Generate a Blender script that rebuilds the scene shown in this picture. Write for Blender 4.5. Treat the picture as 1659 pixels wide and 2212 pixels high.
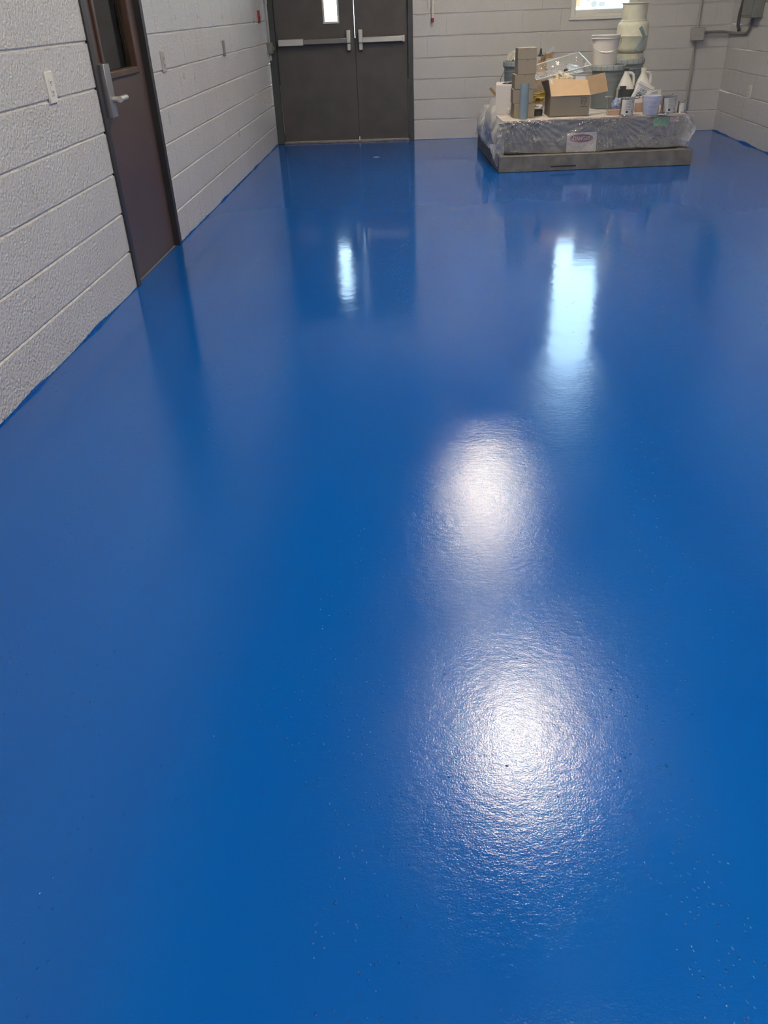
import bpy, bmesh, math, random
from mathutils import Vector, Matrix, noise
random.seed(7)
for o in list(bpy.data.objects):
    bpy.data.objects.remove(o)
S = bpy.context.scene
COL = S.collection
PI = math.pi

# ---------------------------------------------------------------- camera
cd = bpy.data.cameras.new('camera')
cam = bpy.data.objects.new('camera', cd); COL.objects.link(cam)
cd.sensor_fit = 'HORIZONTAL'; cd.sensor_width = 36.0
cd.lens = 1696.65 / 1659 * 36.0
cd.clip_start = 0.05; cd.clip_end = 200
rt = Vector((0.99874901, 0.03534916, -0.03536746))
dn = Vector((-0.01051627, -0.54298581, -0.83967602))
fw = Vector((-0.04888587, 0.83899752, -0.5419348))
M = Matrix((rt, -dn, -fw)).transposed().to_4x4()
M.translation = Vector((1.63214, -9.95273, 1.32028))
cam.matrix_world = M
S.camera = cam
# ---------------------------------------------------------------- world, light, exposure
W = bpy.data.worlds.new('sky'); S.world = W; W.use_nodes = True
bg = W.node_tree.nodes['Background']
bg.inputs['Color'].default_value = (0.62, 0.81, 1.0, 1)
bg.inputs['Strength'].default_value = 4.6
sd = bpy.data.lights.new('sun', 'SUN'); sun = bpy.data.objects.new('sun', sd); COL.objects.link(sun)
sd.energy = 20.0; sd.angle = 0.01; sd.color = (1.0, 0.95, 0.86)
sun.rotation_euler = (math.radians(38), 0, math.radians(-12))   # high sun behind the near end of the building
LAMP = 42.0
LAMP_COL = (1.0, 0.89, 0.70)
S.view_settings.view_transform = 'Standard'
S.view_settings.look = 'None'
S.view_settings.exposure = 0.76
S.view_settings.gamma = 1.0
S.view_settings.use_curve_mapping = False
S.cycles.denoising_prefilter = 'NONE'
S.cycles.max_bounces = 10
S.cycles.diffuse_bounces = 5
S.cycles.glossy_bounces = 5
S.cycles.transparent_max_bounces = 16
S.cycles.caustics_reflective = False
S.cycles.caustics_refractive = False
S.cycles.sample_clamp_indirect = 6.0

# ---------------------------------------------------------------- room sizes
C = 0.2032            # block course
RW = 4.961            # room width
RY = -13.6            # wall behind the camera
H = 3.6               # ceiling

# ---------------------------------------------------------------- helpers
def tag(o, label=None, cat=None, group=None, kind=None):
    if label: o['label'] = label
    if cat: o['category'] = cat
    if group: o['group'] = group
    if kind: o['kind'] = kind
    return o

def empty(name, loc, rz=0.0, label=None, cat=None, group=None, kind=None):
    o = bpy.data.objects.new(name, None); COL.objects.link(o)
    o.empty_display_size = 0.05
    o.location = loc; o.rotation_euler = (0, 0, rz)
    return tag(o, label, cat, group, kind)

class MB:
    def __init__(s):
        s.v = []; s.f = []
    def add(s, vs, fs):
        b = len(s.v); s.v += [tuple(v) for v in vs]; s.f += [tuple(i + b for i in f) for f in fs]
        return s
    def box(s, x0, x1, y0, y1, z0, z1):
        vs = [(x0,y0,z0),(x1,y0,z0),(x1,y1,z0),(x0,y1,z0),(x0,y0,z1),(x1,y0,z1),(x1,y1,z1),(x0,y1,z1)]
        return s.add(vs, [(0,3,2,1),(4,5,6,7),(0,1,5,4),(1,2,6,5),(2,3,7,6),(3,0,4,7)])
    def quad(s, a, b, c, d):
        return s.add([a, b, c, d], [(0, 1, 2, 3)])
    def slab(s, a, b, c, d, t):
        a, b, c, d = map(Vector, (a, b, c, d))
        n = (b - a).cross(d - a).normalized() * t
        return s.add([a,b,c,d,a+n,b+n,c+n,d+n], [(0,3,2,1),(4,5,6,7),(0,1,5,4),(1,2,6,5),(2,3,7,6),(3,0,4,7)])
    def lathe(s, prof, seg=32, c=(0,0,0), a0=0.0, a1=2*PI):
        full = abs(a1 - a0 - 2*PI) < 1e-6
        n = seg if full else seg + 1
        vs = []
        for r, z in prof:
            for i in range(n):
                a = a0 + (a1 - a0) * i / seg
                vs.append((c[0] + r*math.cos(a), c[1] + r*math.sin(a), c[2] + z))
        fs = []
        for k in range(len(prof) - 1):
            for i in range(seg):
                j = (i + 1) % n
                fs.append((k*n+i, k*n+j, (k+1)*n+j, (k+1)*n+i))
        if full:
            if prof[0][0] > 1e-6: pass
        return s.add(vs, fs)
    def tube(s, pts, r, seg=10, closed=False):
        P = [Vector(p) for p in pts]; n = len(P); vs = []
        up = None
        for i in range(n):
            if closed: t = P[(i+1) % n] - P[i-1]
            else: t = P[min(i+1, n-1)] - P[max(i-1, 0)]
            t.normalize()
            if up is None:
                up = Vector((0,0,1)) if abs(t.z) < 0.9 else Vector((1,0,0))
            u = (up - t*up.dot(t))
            if u.length < 1e-4: u = t.orthogonal()
            u.normalize(); w = t.cross(u); up = u
            rr = r[i] if isinstance(r, (list, tuple)) else r
            for k in range(seg):
                a = 2*PI*k/seg
                vs.append(P[i] + (u*math.cos(a) + w*math.sin(a))*rr)
        fs = []
        for i in range(n if closed else n-1):
            j = (i+1) % n
            for k in range(seg):
                l = (k+1) % seg
                fs.append((i*seg+k, i*seg+l, j*seg+l, j*seg+k))
        if not closed:
            fs.append(tuple(range(seg))[::-1]); fs.append(tuple((n-1)*seg + k for k in range(seg)))
        return s.add(vs, fs)
    def loft(s, secs, seg=28):
        """secs: (z, half width, half depth, cx, cy, exponent)"""
        vs = []
        for z, hw, hd, cx, cy, e in secs:
            for i in range(seg):
                a = 2*PI*i/seg; ca, sa = math.cos(a), math.sin(a)
                vs.append((cx + hw*math.copysign(abs(ca)**(2/e), ca), cy + hd*math.copysign(abs(sa)**(2/e), sa), z))
        fs = []
        for k in range(len(secs)-1):
            for i in range(seg):
                j = (i+1) % seg
                fs.append((k*seg+i, k*seg+j, (k+1)*seg+j, (k+1)*seg+i))
        fs.append(tuple(range(seg))[::-1]); fs.append(tuple((len(secs)-1)*seg+i for i in range(seg)))
        return s.add(vs, fs)
    def prism(s, poly, y0, y1):
        """poly in xz, extruded along y"""
        n = len(poly)
        vs = [(x, y0, z) for x, z in poly] + [(x, y1, z) for x, z in poly]
        fs = [tuple(range(n)), tuple(range(n, 2*n))[::-1]]
        for i in range(n):
            j = (i+1) % n
            fs.append((i, i+n, j+n, j))
        return s.add(vs, fs)
    def xform(s, m):
        s.v = [tuple(m @ Vector(v)) for v in s.v]; return s
    def build(s, name, mat, parent=None, loc=(0,0,0), rz=0.0, bevel=0.0, smooth=35, fix=True, solid=0.0, subd=0):
        me = bpy.data.meshes.new(name); me.from_pydata(s.v, [], s.f)
        if fix:
            bm = bmesh.new(); bm.from_mesh(me)
            bmesh.ops.remove_doubles(bm, verts=bm.verts, dist=1e-6)
            bmesh.ops.recalc_face_normals(bm, faces=bm.faces)
            bm.to_mesh(me); bm.free()
        me.materials.append(mat)
        me.polygons.foreach_set('use_smooth', [True]*len(me.polygons))
        me.set_sharp_from_angle(angle=math.radians(smooth))
        me.update()
        o = bpy.data.objects.new(name, me); COL.objects.link(o)
        o.location = loc; o.rotation_euler = (0, 0, rz)
        if parent: o.parent = parent
        if solid:
            m = o.modifiers.new('solid', 'SOLIDIFY'); m.thickness = solid; m.offset = 0
        if subd:
            m = o.modifiers.new('sub', 'SUBSURF'); m.levels = subd; m.render_levels = subd
        if bevel:
            m = o.modifiers.new('bev', 'BEVEL'); m.width = bevel; m.segments = 2; m.limit_method = 'ANGLE'; m.angle_limit = math.radians(40)
        return o

def text(s, size, name, mat, parent, loc, rot=(PI/2, 0, 0), ext=0.0004, bold=0.0, sx=1.0):
    cu = bpy.data.curves.new(name, 'FONT'); cu.body = s; cu.size = size
    cu.align_x = 'CENTER'; cu.align_y = 'CENTER'; cu.extrude = ext; cu.offset = bold
    t = bpy.data.objects.new(name, cu); COL.objects.link(t)
    dg = bpy.context.evaluated_depsgraph_get()
    me = bpy.data.meshes.new_from_object(t.evaluated_get(dg))
    bpy.data.objects.remove(t); bpy.data.curves.remove(cu)
    me.name = name; me.materials.clear(); me.materials.append(mat)
    o = bpy.data.objects.new(name, me); COL.objects.link(o)
    o.location = loc; o.rotation_euler = rot; o.scale = (sx, 1, 1)
    if parent: o.parent = parent
    return o

def mat(name, col, rough=0.5, metal=0.0, var=0.12, scale=8.0, bump=0.0, bscale=60.0, spec=0.5, trans=0.0, alpha=1.0, coat=0.0, emit=None, estr=0.0):
    m = bpy.data.materials.new(name); m.use_nodes = True
    nt = m.node_tree; b = nt.nodes['Principled BSDF']
    tc = nt.nodes.new('ShaderNodeTexCoord')
    n = nt.nodes.new('ShaderNodeTexNoise'); n.inputs['Scale'].default_value = scale; n.inputs['Detail'].default_value = 4
    nt.links.new(tc.outputs['Object'], n.inputs['Vector'])
    r = nt.nodes.new('ShaderNodeValToRGB')
    r.color_ramp.elements[0].position = 0.3; r.color_ramp.elements[1].position = 0.7
    r.color_ramp.elements[0].color = (*[c*(1-var) for c in col], 1)
    r.color_ramp.elements[1].color = (*[min(1, c*(1+var)) for c in col], 1)
    nt.links.new(n.outputs['Fac'], r.inputs['Fac'])
    nt.links.new(r.outputs['Color'], b.inputs['Base Color'])
    b.inputs['Roughness'].default_value = rough; b.inputs['Metallic'].default_value = metal
    b.inputs['Specular IOR Level'].default_value = spec
    b.inputs['Transmission Weight'].default_value = trans
    b.inputs['Alpha'].default_value = alpha
    b.inputs['Coat Weight'].default_value = coat
    if emit:
        b.inputs['Emission Color'].default_value = (*emit, 1); b.inputs['Emission Strength'].default_value = estr
    if bump:
        n2 = nt.nodes.new('ShaderNodeTexNoise'); n2.inputs['Scale'].default_value = bscale; n2.inputs['Detail'].default_value = 3
        nt.links.new(tc.outputs['Object'], n2.inputs['Vector'])
        bp = nt.nodes.new('ShaderNodeBump'); bp.inputs['Strength'].default_value = 1.0; bp.inputs['Distance'].default_value = bump
        nt.links.new(n2.outputs['Fac'], bp.inputs['Height']); nt.links.new(bp.outputs['Normal'], b.inputs['Normal'])
    return m

class NT:
    def __init__(s, name):
        s.m = bpy.data.materials.new(name); s.m.use_nodes = True; s.t = s.m.node_tree
        s.b = s.t.nodes['Principled BSDF']; s.out = s.t.nodes['Material Output']
    def n(s, typ, **kw):
        nd = s.t.nodes.new(typ)
        for k, v in kw.items():
            if k in nd.inputs: nd.inputs[k].default_value = v
            else: setattr(nd, k, v)
        return nd
    def l(s, a, b): s.t.links.new(a, b)
    def math(s, op, a, b=None, c=None, clamp=False):
        nd = s.t.nodes.new('ShaderNodeMath'); nd.operation = op; nd.use_clamp = clamp
        for i, x in enumerate((a, b, c)):
            if x is None: continue
            if isinstance(x, (int, float)): nd.inputs[i].default_value = x
            else: s.l(x, nd.inputs[i])
        return nd.outputs[0]
    def noise(s, vec, scale, detail=2.0, rough=0.5):
        nd = s.n('ShaderNodeTexNoise', Scale=scale, Detail=detail, Roughness=rough); s.l(vec, nd.inputs['Vector']); return nd.outputs['Fac']
    def mapping(s, vec, sc=(1,1,1), rot=(0,0,0), loc=(0,0,0)):
        nd = s.n('ShaderNodeMapping'); nd.inputs['Scale'].default_value = sc; nd.inputs['Rotation'].default_value = rot; nd.inputs['Location'].default_value = loc
        s.l(vec, nd.inputs['Vector']); return nd.outputs[0]
    def ramp(s, f, p0, p1, c0=(0,0,0,1), c1=(1,1,1,1)):
        nd = s.n('ShaderNodeValToRGB'); e = nd.color_ramp.elements
        e[0].position = p0; e[1].position = p1; e[0].color = c0; e[1].color = c1
        s.l(f, nd.inputs['Fac']); return nd.outputs['Color']
    def mix(s, f, a, b):
        nd = s.n('ShaderNodeMix'); nd.data_type = 'RGBA'
        for sock, x in ((nd.inputs[0], f), (nd.inputs[6], a), (nd.inputs[7], b)):
            if isinstance(x, (int, float)): sock.default_value = x
            elif isinstance(x, tuple): sock.default_value = x
            else: s.l(x, sock)
        return nd.outputs[2]
    def bump(s, h, dist, prev=None, strength=1.0):
        nd = s.n('ShaderNodeBump', Strength=strength, Distance=dist); s.l(h, nd.inputs['Height'])
        if prev is not None: s.l(prev, nd.inputs['Normal'])
        return nd.outputs['Normal']

# ---------------------------------------------------------------- main materials
def floor_material():
    k = NT('blue_epoxy'); tc = k.n('ShaderNodeTexCoord').outputs['Object']
    big = k.noise(tc, 0.55, 2); lap = k.noise(k.mapping(tc, (2.4, 0.35, 1), (0, 0, 0.12)), 1.0, 2)
    f = k.math('MULTIPLY_ADD', lap, 0.6, k.math('MULTIPLY', big, 0.4))
    col = k.ramp(f, 0.35, 0.65, (0.0, 0.082, 0.385, 1), (0.0, 0.100, 0.435, 1))
    k.l(col, k.b.inputs['Base Color'])
    rr = k.noise(k.mapping(tc, (1.8, 0.7, 1), (0, 0, -0.2)), 1.3, 3)
    rg = k.n('ShaderNodeMapRange'); rg.inputs[1].default_value = 0.35; rg.inputs[2].default_value = 0.65; rg.inputs[3].default_value = 0.075; rg.inputs[4].default_value = 0.135
    k.l(rr, rg.inputs[0])
    k.b.inputs['IOR'].default_value = 1.5; k.b.inputs['Specular IOR Level'].default_value = 0.5
    sp = k.n('ShaderNodeSeparateXYZ'); k.l(tc, sp.inputs[0])
    zn = k.math('ADD', sp.outputs['Y'], k.math('MULTIPLY', k.noise(tc, 1.4, 2), 1.2))
    zr = k.n('ShaderNodeMapRange'); zr.inputs[1].default_value = -5.9; zr.inputs[2].default_value = -6.9; zr.inputs[3].default_value = 0.0; zr.inputs[4].default_value = 1.0
    k.l(zn, zr.inputs[0]); zone = zr.outputs[0]
    ro = k.math('MULTIPLY_ADD', zone, 0.065, rg.outputs[0]); k.l(ro, k.b.inputs['Roughness'])
    wf = k.n('ShaderNodeMapRange'); wf.inputs[1].default_value = -3.9; wf.inputs[2].default_value = -5.0; k.l(sp.outputs['Y'], wf.inputs[0])
    wav = k.math('MULTIPLY', k.noise(tc, 8.0, 2), wf.outputs[0]); peel = k.noise(tc, 250.0, 2, 0.6); mid = k.noise(k.mapping(tc, (1, 1.6, 1)), 45.0, 2)
    amp = k.math('MULTIPLY_ADD', zone, 0.88, k.math('MULTIPLY', wf.outputs[0], 0.12))
    nrm = k.bump(wav, 0.0008); nrm = k.bump(k.math('MULTIPLY', mid, amp), 0.0005, nrm); nrm = k.bump(k.math('MULTIPLY', peel, amp), 0.00035, nrm)
    # roller bubbles, in long bands
    vo = k.n('ShaderNodeTexVoronoi', Scale=75.0); k.l(tc, vo.inputs['Vector'])
    dot = k.math('SUBTRACT', 1.0, k.math('MULTIPLY', vo.outputs['Distance'], 4.2), clamp=True)
    sep = k.n('ShaderNodeSeparateColor'); k.l(vo.outputs['Color'], sep.inputs[0])
    band = k.noise(k.mapping(tc, (3.2, 0.45, 1), (0, 0, 0.22), (3.1, 1.7, 0)), 1.0, 3, 0.6)
    th = k.math('MULTIPLY', k.math('SUBTRACT', band, 0.525, clamp=True), 4.5)
    th = k.math('ADD', th, 0.006)
    sel = k.math('LESS_THAN', sep.outputs[0], th)
    nrm = k.bump(k.math('MULTIPLY', k.math('MULTIPLY', dot, sel), wf.outputs[0]), 0.0028, nrm)
    k.l(nrm, k.b.inputs['Normal'])
    return k.m

def wall_material(name, stipple, stroke):
    k = NT(name); tc = k.n('ShaderNodeTexCoord').outputs['Object']
    sp = k.n('ShaderNodeSeparateXYZ'); k.l(tc, sp.inputs[0])
    n1 = k.noise(tc, 1.7, 3)
    base = k.ramp(n1, 0.3, 0.7, (0.545, 0.53, 0.53, 1), (0.585, 0.57, 0.57, 1))
    # floor paint brushed up the foot of the wall, with a ragged edge
    e = k.noise(k.mapping(tc, (1, 1, 0.0)), 2.2, 2); e2 = k.noise(k.mapping(tc, (1, 1, 0.0)), 38.0, 3)
    hgt = k.math('ADD', k.math('MULTIPLY', k.math('SUBTRACT', e, 0.42, clamp=True), stroke), k.math('MULTIPLY', k.math('SUBTRACT', e2, 0.36, clamp=True), stroke*0.22))
    hgt = k.math('ADD', hgt, 0.002)
    m = k.math('LESS_THAN', sp.outputs['Z'], hgt)
    k.l(k.mix(m, base, (0.0, 0.10, 0.42, 1)), k.b.inputs['Base Color'])
    rn = k.noise(tc, 6.0, 3)
    rg = k.n('ShaderNodeMapRange'); rg.inputs[3].default_value = 0.24; rg.inputs[4].default_value = 0.36; k.l(rn, rg.inputs[0]); k.l(rg.outputs[0], k.b.inputs['Roughness'])
    a = k.noise(tc, 72.0, 1, 0.5); c = k.noise(tc, 3.0, 2)
    patch = k.ramp(c, 0.38, 0.62)
    hh = k.math('MULTIPLY', a, k.math('MULTIPLY_ADD', patch, 0.15, 0.85))
    nrm = k.bump(hh, stipple)
    k.l(nrm, k.b.inputs['Normal'])
    return k.m

def plastic_film(name, haze=0.16, gloss=0.16, tint=(0.93, 0.94, 0.96), rough=0.12):
    k = NT(name); k.t.nodes.remove(k.b)
    tr = k.n('ShaderNodeBsdfTransparent'); tr.inputs['Color'].default_value = (*tint, 1)
    gl = k.n('ShaderNodeBsdfGlossy'); gl.inputs['Roughness'].default_value = rough
    df = k.n('ShaderNodeBsdfDiffuse'); df.inputs['Color'].default_value = (0.88, 0.86, 0.85, 1)
    tc = k.n('ShaderNodeTexCoord').outputs['Object']
    vo = k.n('ShaderNodeTexVoronoi', Scale=11.0)
    wv = k.n('ShaderNodeTexNoise', Scale=9.0, Detail=2.0); k.l(tc, wv.inputs['Vector'])
    wm = k.n('ShaderNodeVectorMath', operation='MULTIPLY_ADD'); k.l(wv.outputs['Color'], wm.inputs[0]); wm.inputs[1].default_value = (0.22, 0.22, 0.22); k.l(k.mapping(tc, (1.0, 1.0, 0.55), (0.0, 0.5, 0.0)), wm.inputs[2])
    k.l(wm.outputs[0], vo.inputs['Vector'])
    nz = k.noise(k.mapping(tc, (1, 1, 0.5)), 34.0, 3, 0.6)
    nrm = k.bump(vo.outputs['Distance'], 0.011); nrm = k.bump(nz, 0.003, nrm)
    k.l(nrm, gl.inputs['Normal'])
    lw = k.n('ShaderNodeLayerWeight', Blend=0.35); k.l(nrm, lw.inputs['Normal'])
    f1 = k.math('MULTIPLY_ADD', lw.outputs['Facing'], haze*1.6, haze*0.5)
    nz2 = k.noise(tc, 7.0, 3)
    f1 = k.math('MULTIPLY', f1, k.math('MULTIPLY_ADD', nz2, 1.2, 0.4), clamp=True)
    m1 = k.n('ShaderNodeMixShader'); k.l(f1, m1.inputs[0]); k.l(tr.outputs[0], m1.inputs[1]); k.l(df.outputs[0], m1.inputs[2])
    f2 = k.math('MULTIPLY_ADD', lw.outputs['Facing'], gloss*2.0, gloss*0.5, clamp=True)
    m2 = k.n('ShaderNodeMixShader'); k.l(f2, m2.inputs[0]); k.l(m1.outputs[0], m2.inputs[1]); k.l(gl.outputs[0], m2.inputs[2])
    k.l(m2.outputs[0], k.out.inputs['Surface'])
    return k.m

def pane_glass(name, refl=0.08, tint=(0.9, 0.95, 0.95)):
    k = NT(name); k.t.nodes.remove(k.b)
    tr = k.n('ShaderNodeBsdfTransparent'); tr.inputs['Color'].default_value = (*tint, 1)
    gl = k.n('ShaderNodeBsdfGlossy'); gl.inputs['Roughness'].default_value = 0.02
    fr = k.n('ShaderNodeFresnel', IOR=1.5)
    f = k.math('MULTIPLY_ADD', fr.outputs[0], 1.0, refl*0.2, clamp=True)
    m = k.n('ShaderNodeMixShader'); k.l(f, m.inputs[0]); k.l(tr.outputs[0], m.inputs[1]); k.l(gl.outputs[0], m.inputs[2])
    k.l(m.outputs[0], k.out.inputs['Surface'])
    return k.m

M_floor = floor_material()
M_wl = wall_material('painted_block_left', 0.0085, 0.055)
M_wb = wall_material('painted_block_back', 0.0032, 0.012)
M_ceil = mat('dark_ceiling', (0.24, 0.24, 0.24), 0.9)
M_brown = mat('brown_door_paint', (0.085, 0.056, 0.053), 0.38, var=0.08, scale=3, bump=0.0006, bscale=160)
M_brownbead = mat('brown_bead', (0.09, 0.050, 0.036), 0.30)
M_frame = mat('dark_frame_paint', (0.032, 0.030, 0.032), 0.40, bump=0.0006, bscale=90)
M_ddoor = mat('dark_grey_door', (0.086, 0.079, 0.080), 0.50, var=0.15, scale=5, bump=0.0004, bscale=120)
M_dframe = mat('dark_steel_frame', (0.060, 0.066, 0.074), 0.5)
M_steel = mat('brushed_steel', (0.45, 0.45, 0.46), 0.36, 0.9, var=0.06)
M_alu = mat('satin_aluminium', (0.62, 0.61, 0.58), 0.42, 0.6, var=0.05)
M_darkalu = mat('grey_aluminium', (0.25, 0.245, 0.23), 0.38, 0.7, var=0.05)
M_white = mat('white_plastic', (0.72, 0.70, 0.66), 0.35, var=0.03)
M_slot = mat('dark_slot', (0.03, 0.03, 0.03), 0.6)
M_red = mat('red_plastic', (0.30, 0.035, 0.055), 0.4, var=0.05)
M_conduit = mat('wall_grey_conduit', (0.40, 0.395, 0.37), 0.4, var=0.08, bump=0.0005, bscale=40)
M_greybox = mat('grey_box_paint', (0.20, 0.21, 0.20), 0.5)
M_cable = mat('dark_cable', (0.09, 0.095, 0.10), 0.5)
M_wood = mat('weathered_wood', (0.20, 0.185, 0.165), 0.85, var=0.25, scale=12, bump=0.002, bscale=50)
M_woodbrown = mat('bare_wood', (0.36, 0.22, 0.12), 0.75, var=0.2)
M_crate = mat('dark_grey_steel', (0.115, 0.12, 0.125), 0.55, var=0.2)
M_ply = mat('beige_board', (0.52, 0.38, 0.28), 0.8, var=0.15)
M_cardshade = mat('shaded_kraft', (0.235, 0.21, 0.175), 0.85, var=0.05, scale=5)  # shade on the carton's outer faces is mixed into this darker kraft colour
M_card2 = mat('tan_cardboard', (0.335, 0.285, 0.22), 0.85, var=0.05, scale=4)
M_cardlit = mat('lit_kraft', (0.62, 0.43, 0.27), 0.8, var=0.05)  # same carton's raised flaps, lamplight put into the brighter colour
M_ink = mat('dark_ink', (0.05, 0.055, 0.06), 0.7)
M_whitecard = mat('white_card', (0.66, 0.63, 0.64), 0.6, var=0.03)
M_bluetube = mat('blue_grey_tube', (0.27, 0.35, 0.40), 0.7, var=0.05)
M_pail = mat('grey_pail', (0.225, 0.265, 0.29), 0.42, var=0.06)
def lid_material():
    k = NT('slotted_grey_lid'); tc = k.n('ShaderNodeTexCoord').outputs['Object']
    sp = k.n('ShaderNodeSeparateXYZ'); k.l(tc, sp.inputs[0])
    a = k.math('MULTIPLY', k.math('ARCTAN2', sp.outputs['Y'], sp.outputs['X']), 18/(2*PI))
    ln = k.math('LESS_THAN', k.math('FRACT', k.math('ADD', a, 20.3)), 0.07)
    rad = k.math('SQRT', k.math('ADD', k.math('POWER', sp.outputs['X'], 2.0), k.math('POWER', sp.outputs['Y'], 2.0)))
    ln = k.math('MULTIPLY', ln, k.math('GREATER_THAN', rad, 0.157))
    k.l(k.mix(ln, (0.33, 0.37, 0.39, 1), (0.12, 0.13, 0.14, 1)), k.b.inputs['Base Color']); k.b.inputs['Roughness'].default_value = 0.4
    return k.m
M_paillid = lid_material()
M_whitepail = mat('white_pail', (0.72, 0.68, 0.64), 0.35, var=0.05)
M_cream = mat('cream_steel', (0.62, 0.61, 0.50), 0.42, var=0.08, scale=14)
M_chev = mat('blue_grey_mark', (0.26, 0.36, 0.38), 0.5)
M_tin = mat('bright_tin', (0.62, 0.62, 0.62), 0.22, 1.0, var=0.04)
M_paperlab = mat('grey_white_label', (0.56, 0.55, 0.53), 0.6, var=0.05)
M_jug = mat('milky_jug', (0.62, 0.61, 0.58), 0.35, var=0.04)
M_jugdark = mat('dark_fill', (0.055, 0.07, 0.075), 0.35)
M_blackcap = mat('black_cap', (0.05, 0.055, 0.06), 0.4)
M_creamcap = mat('cream_cap', (0.70, 0.63, 0.50), 0.4)
M_printwhite = mat('print_white', (0.76, 0.76, 0.80), 0.5, var=0.03)
M_teal = mat('teal_ink', (0.06, 0.16, 0.19), 0.6)
M_cup = mat('cup_plastic', (0.66, 0.67, 0.80), 0.3, var=0.05, alpha=0.88)
M_cupink = mat('cup_print', (0.36, 0.40, 0.50), 0.5)
M_green = mat('green_label', (0.04, 0.36, 0.16), 0.5)
M_sign = mat('sign_white', (0.66, 0.63, 0.62), 0.5, var=0.06)
M_signred = mat('sign_red', (0.30, 0.035, 0.06), 0.5)
M_rope = mat('cotton_white', (0.68, 0.65, 0.56), 0.9, var=0.15, scale=30)
M_paper = mat('cream_paper', (0.70, 0.60, 0.46), 0.85, var=0.1, bump=0.004, bscale=40)
M_bagp = mat('brown_paper', (0.34, 0.22, 0.13), 0.85, var=0.55, scale=16, bump=0.006, bscale=30)
M_black = mat('black_plastic', (0.035, 0.04, 0.045), 0.4)
M_blade = mat('pale_blade', (0.60, 0.62, 0.66), 0.3, 0.4)
M_yellow = mat('yellow_strap', (0.55, 0.40, 0.06), 0.7, var=0.2, scale=40)
M_pink = mat('pinkish_board', (0.52, 0.36, 0.30), 0.8)
M_bluepk = mat('blue_white_print', (0.30, 0.36, 0.62), 0.4, var=0.75, scale=28)
M_film = plastic_film('clear_film', 0.36, 0.13, rough=0.09)
M_tray = plastic_film('clear_tray', 0.22, 0.16, rough=0.08)
M_trayrim = mat('tray_rim', (0.80, 0.86, 0.92), 0.15, var=0.02, alpha=0.75)
M_glass = pane_glass('pane')
M_vinyl = mat('white_vinyl', (0.74, 0.73, 0.70), 0.4, var=0.03)
M_lamp = mat('lamp_diffuser', (0.8, 0.8, 0.8), 0.5, emit=LAMP_COL, estr=LAMP)
M_lamphouse = mat('lamp_housing', (0.5, 0.5, 0.5), 0.5)
M_corrfill = mat('corridor_fill_emitter', (0.8, 0.8, 0.8), 0.5, emit=LAMP_COL, estr=170.0)  # glow of the added corridor fill lamp
M_ground = mat('pale_concrete', (0.72, 0.70, 0.66), 0.9, var=0.08)
M_carbody = mat('white_paint', (0.40, 0.40, 0.42), 0.45)
M_lampgrey = mat('lamp_grey', (0.05, 0.05, 0.05), 0.5)
M_orange = mat('orange_paint', (0.20, 0.06, 0.02), 0.4)
M_tyre = mat('tyre_rubber', (0.10, 0.10, 0.10), 0.8)
M_beige = mat('beige_wall', (0.50, 0.46, 0.38), 0.7)
M_thresh = mat('worn_threshold', (0.30, 0.24, 0.19), 0.5, 0.3, var=0.25, scale=20)

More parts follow.
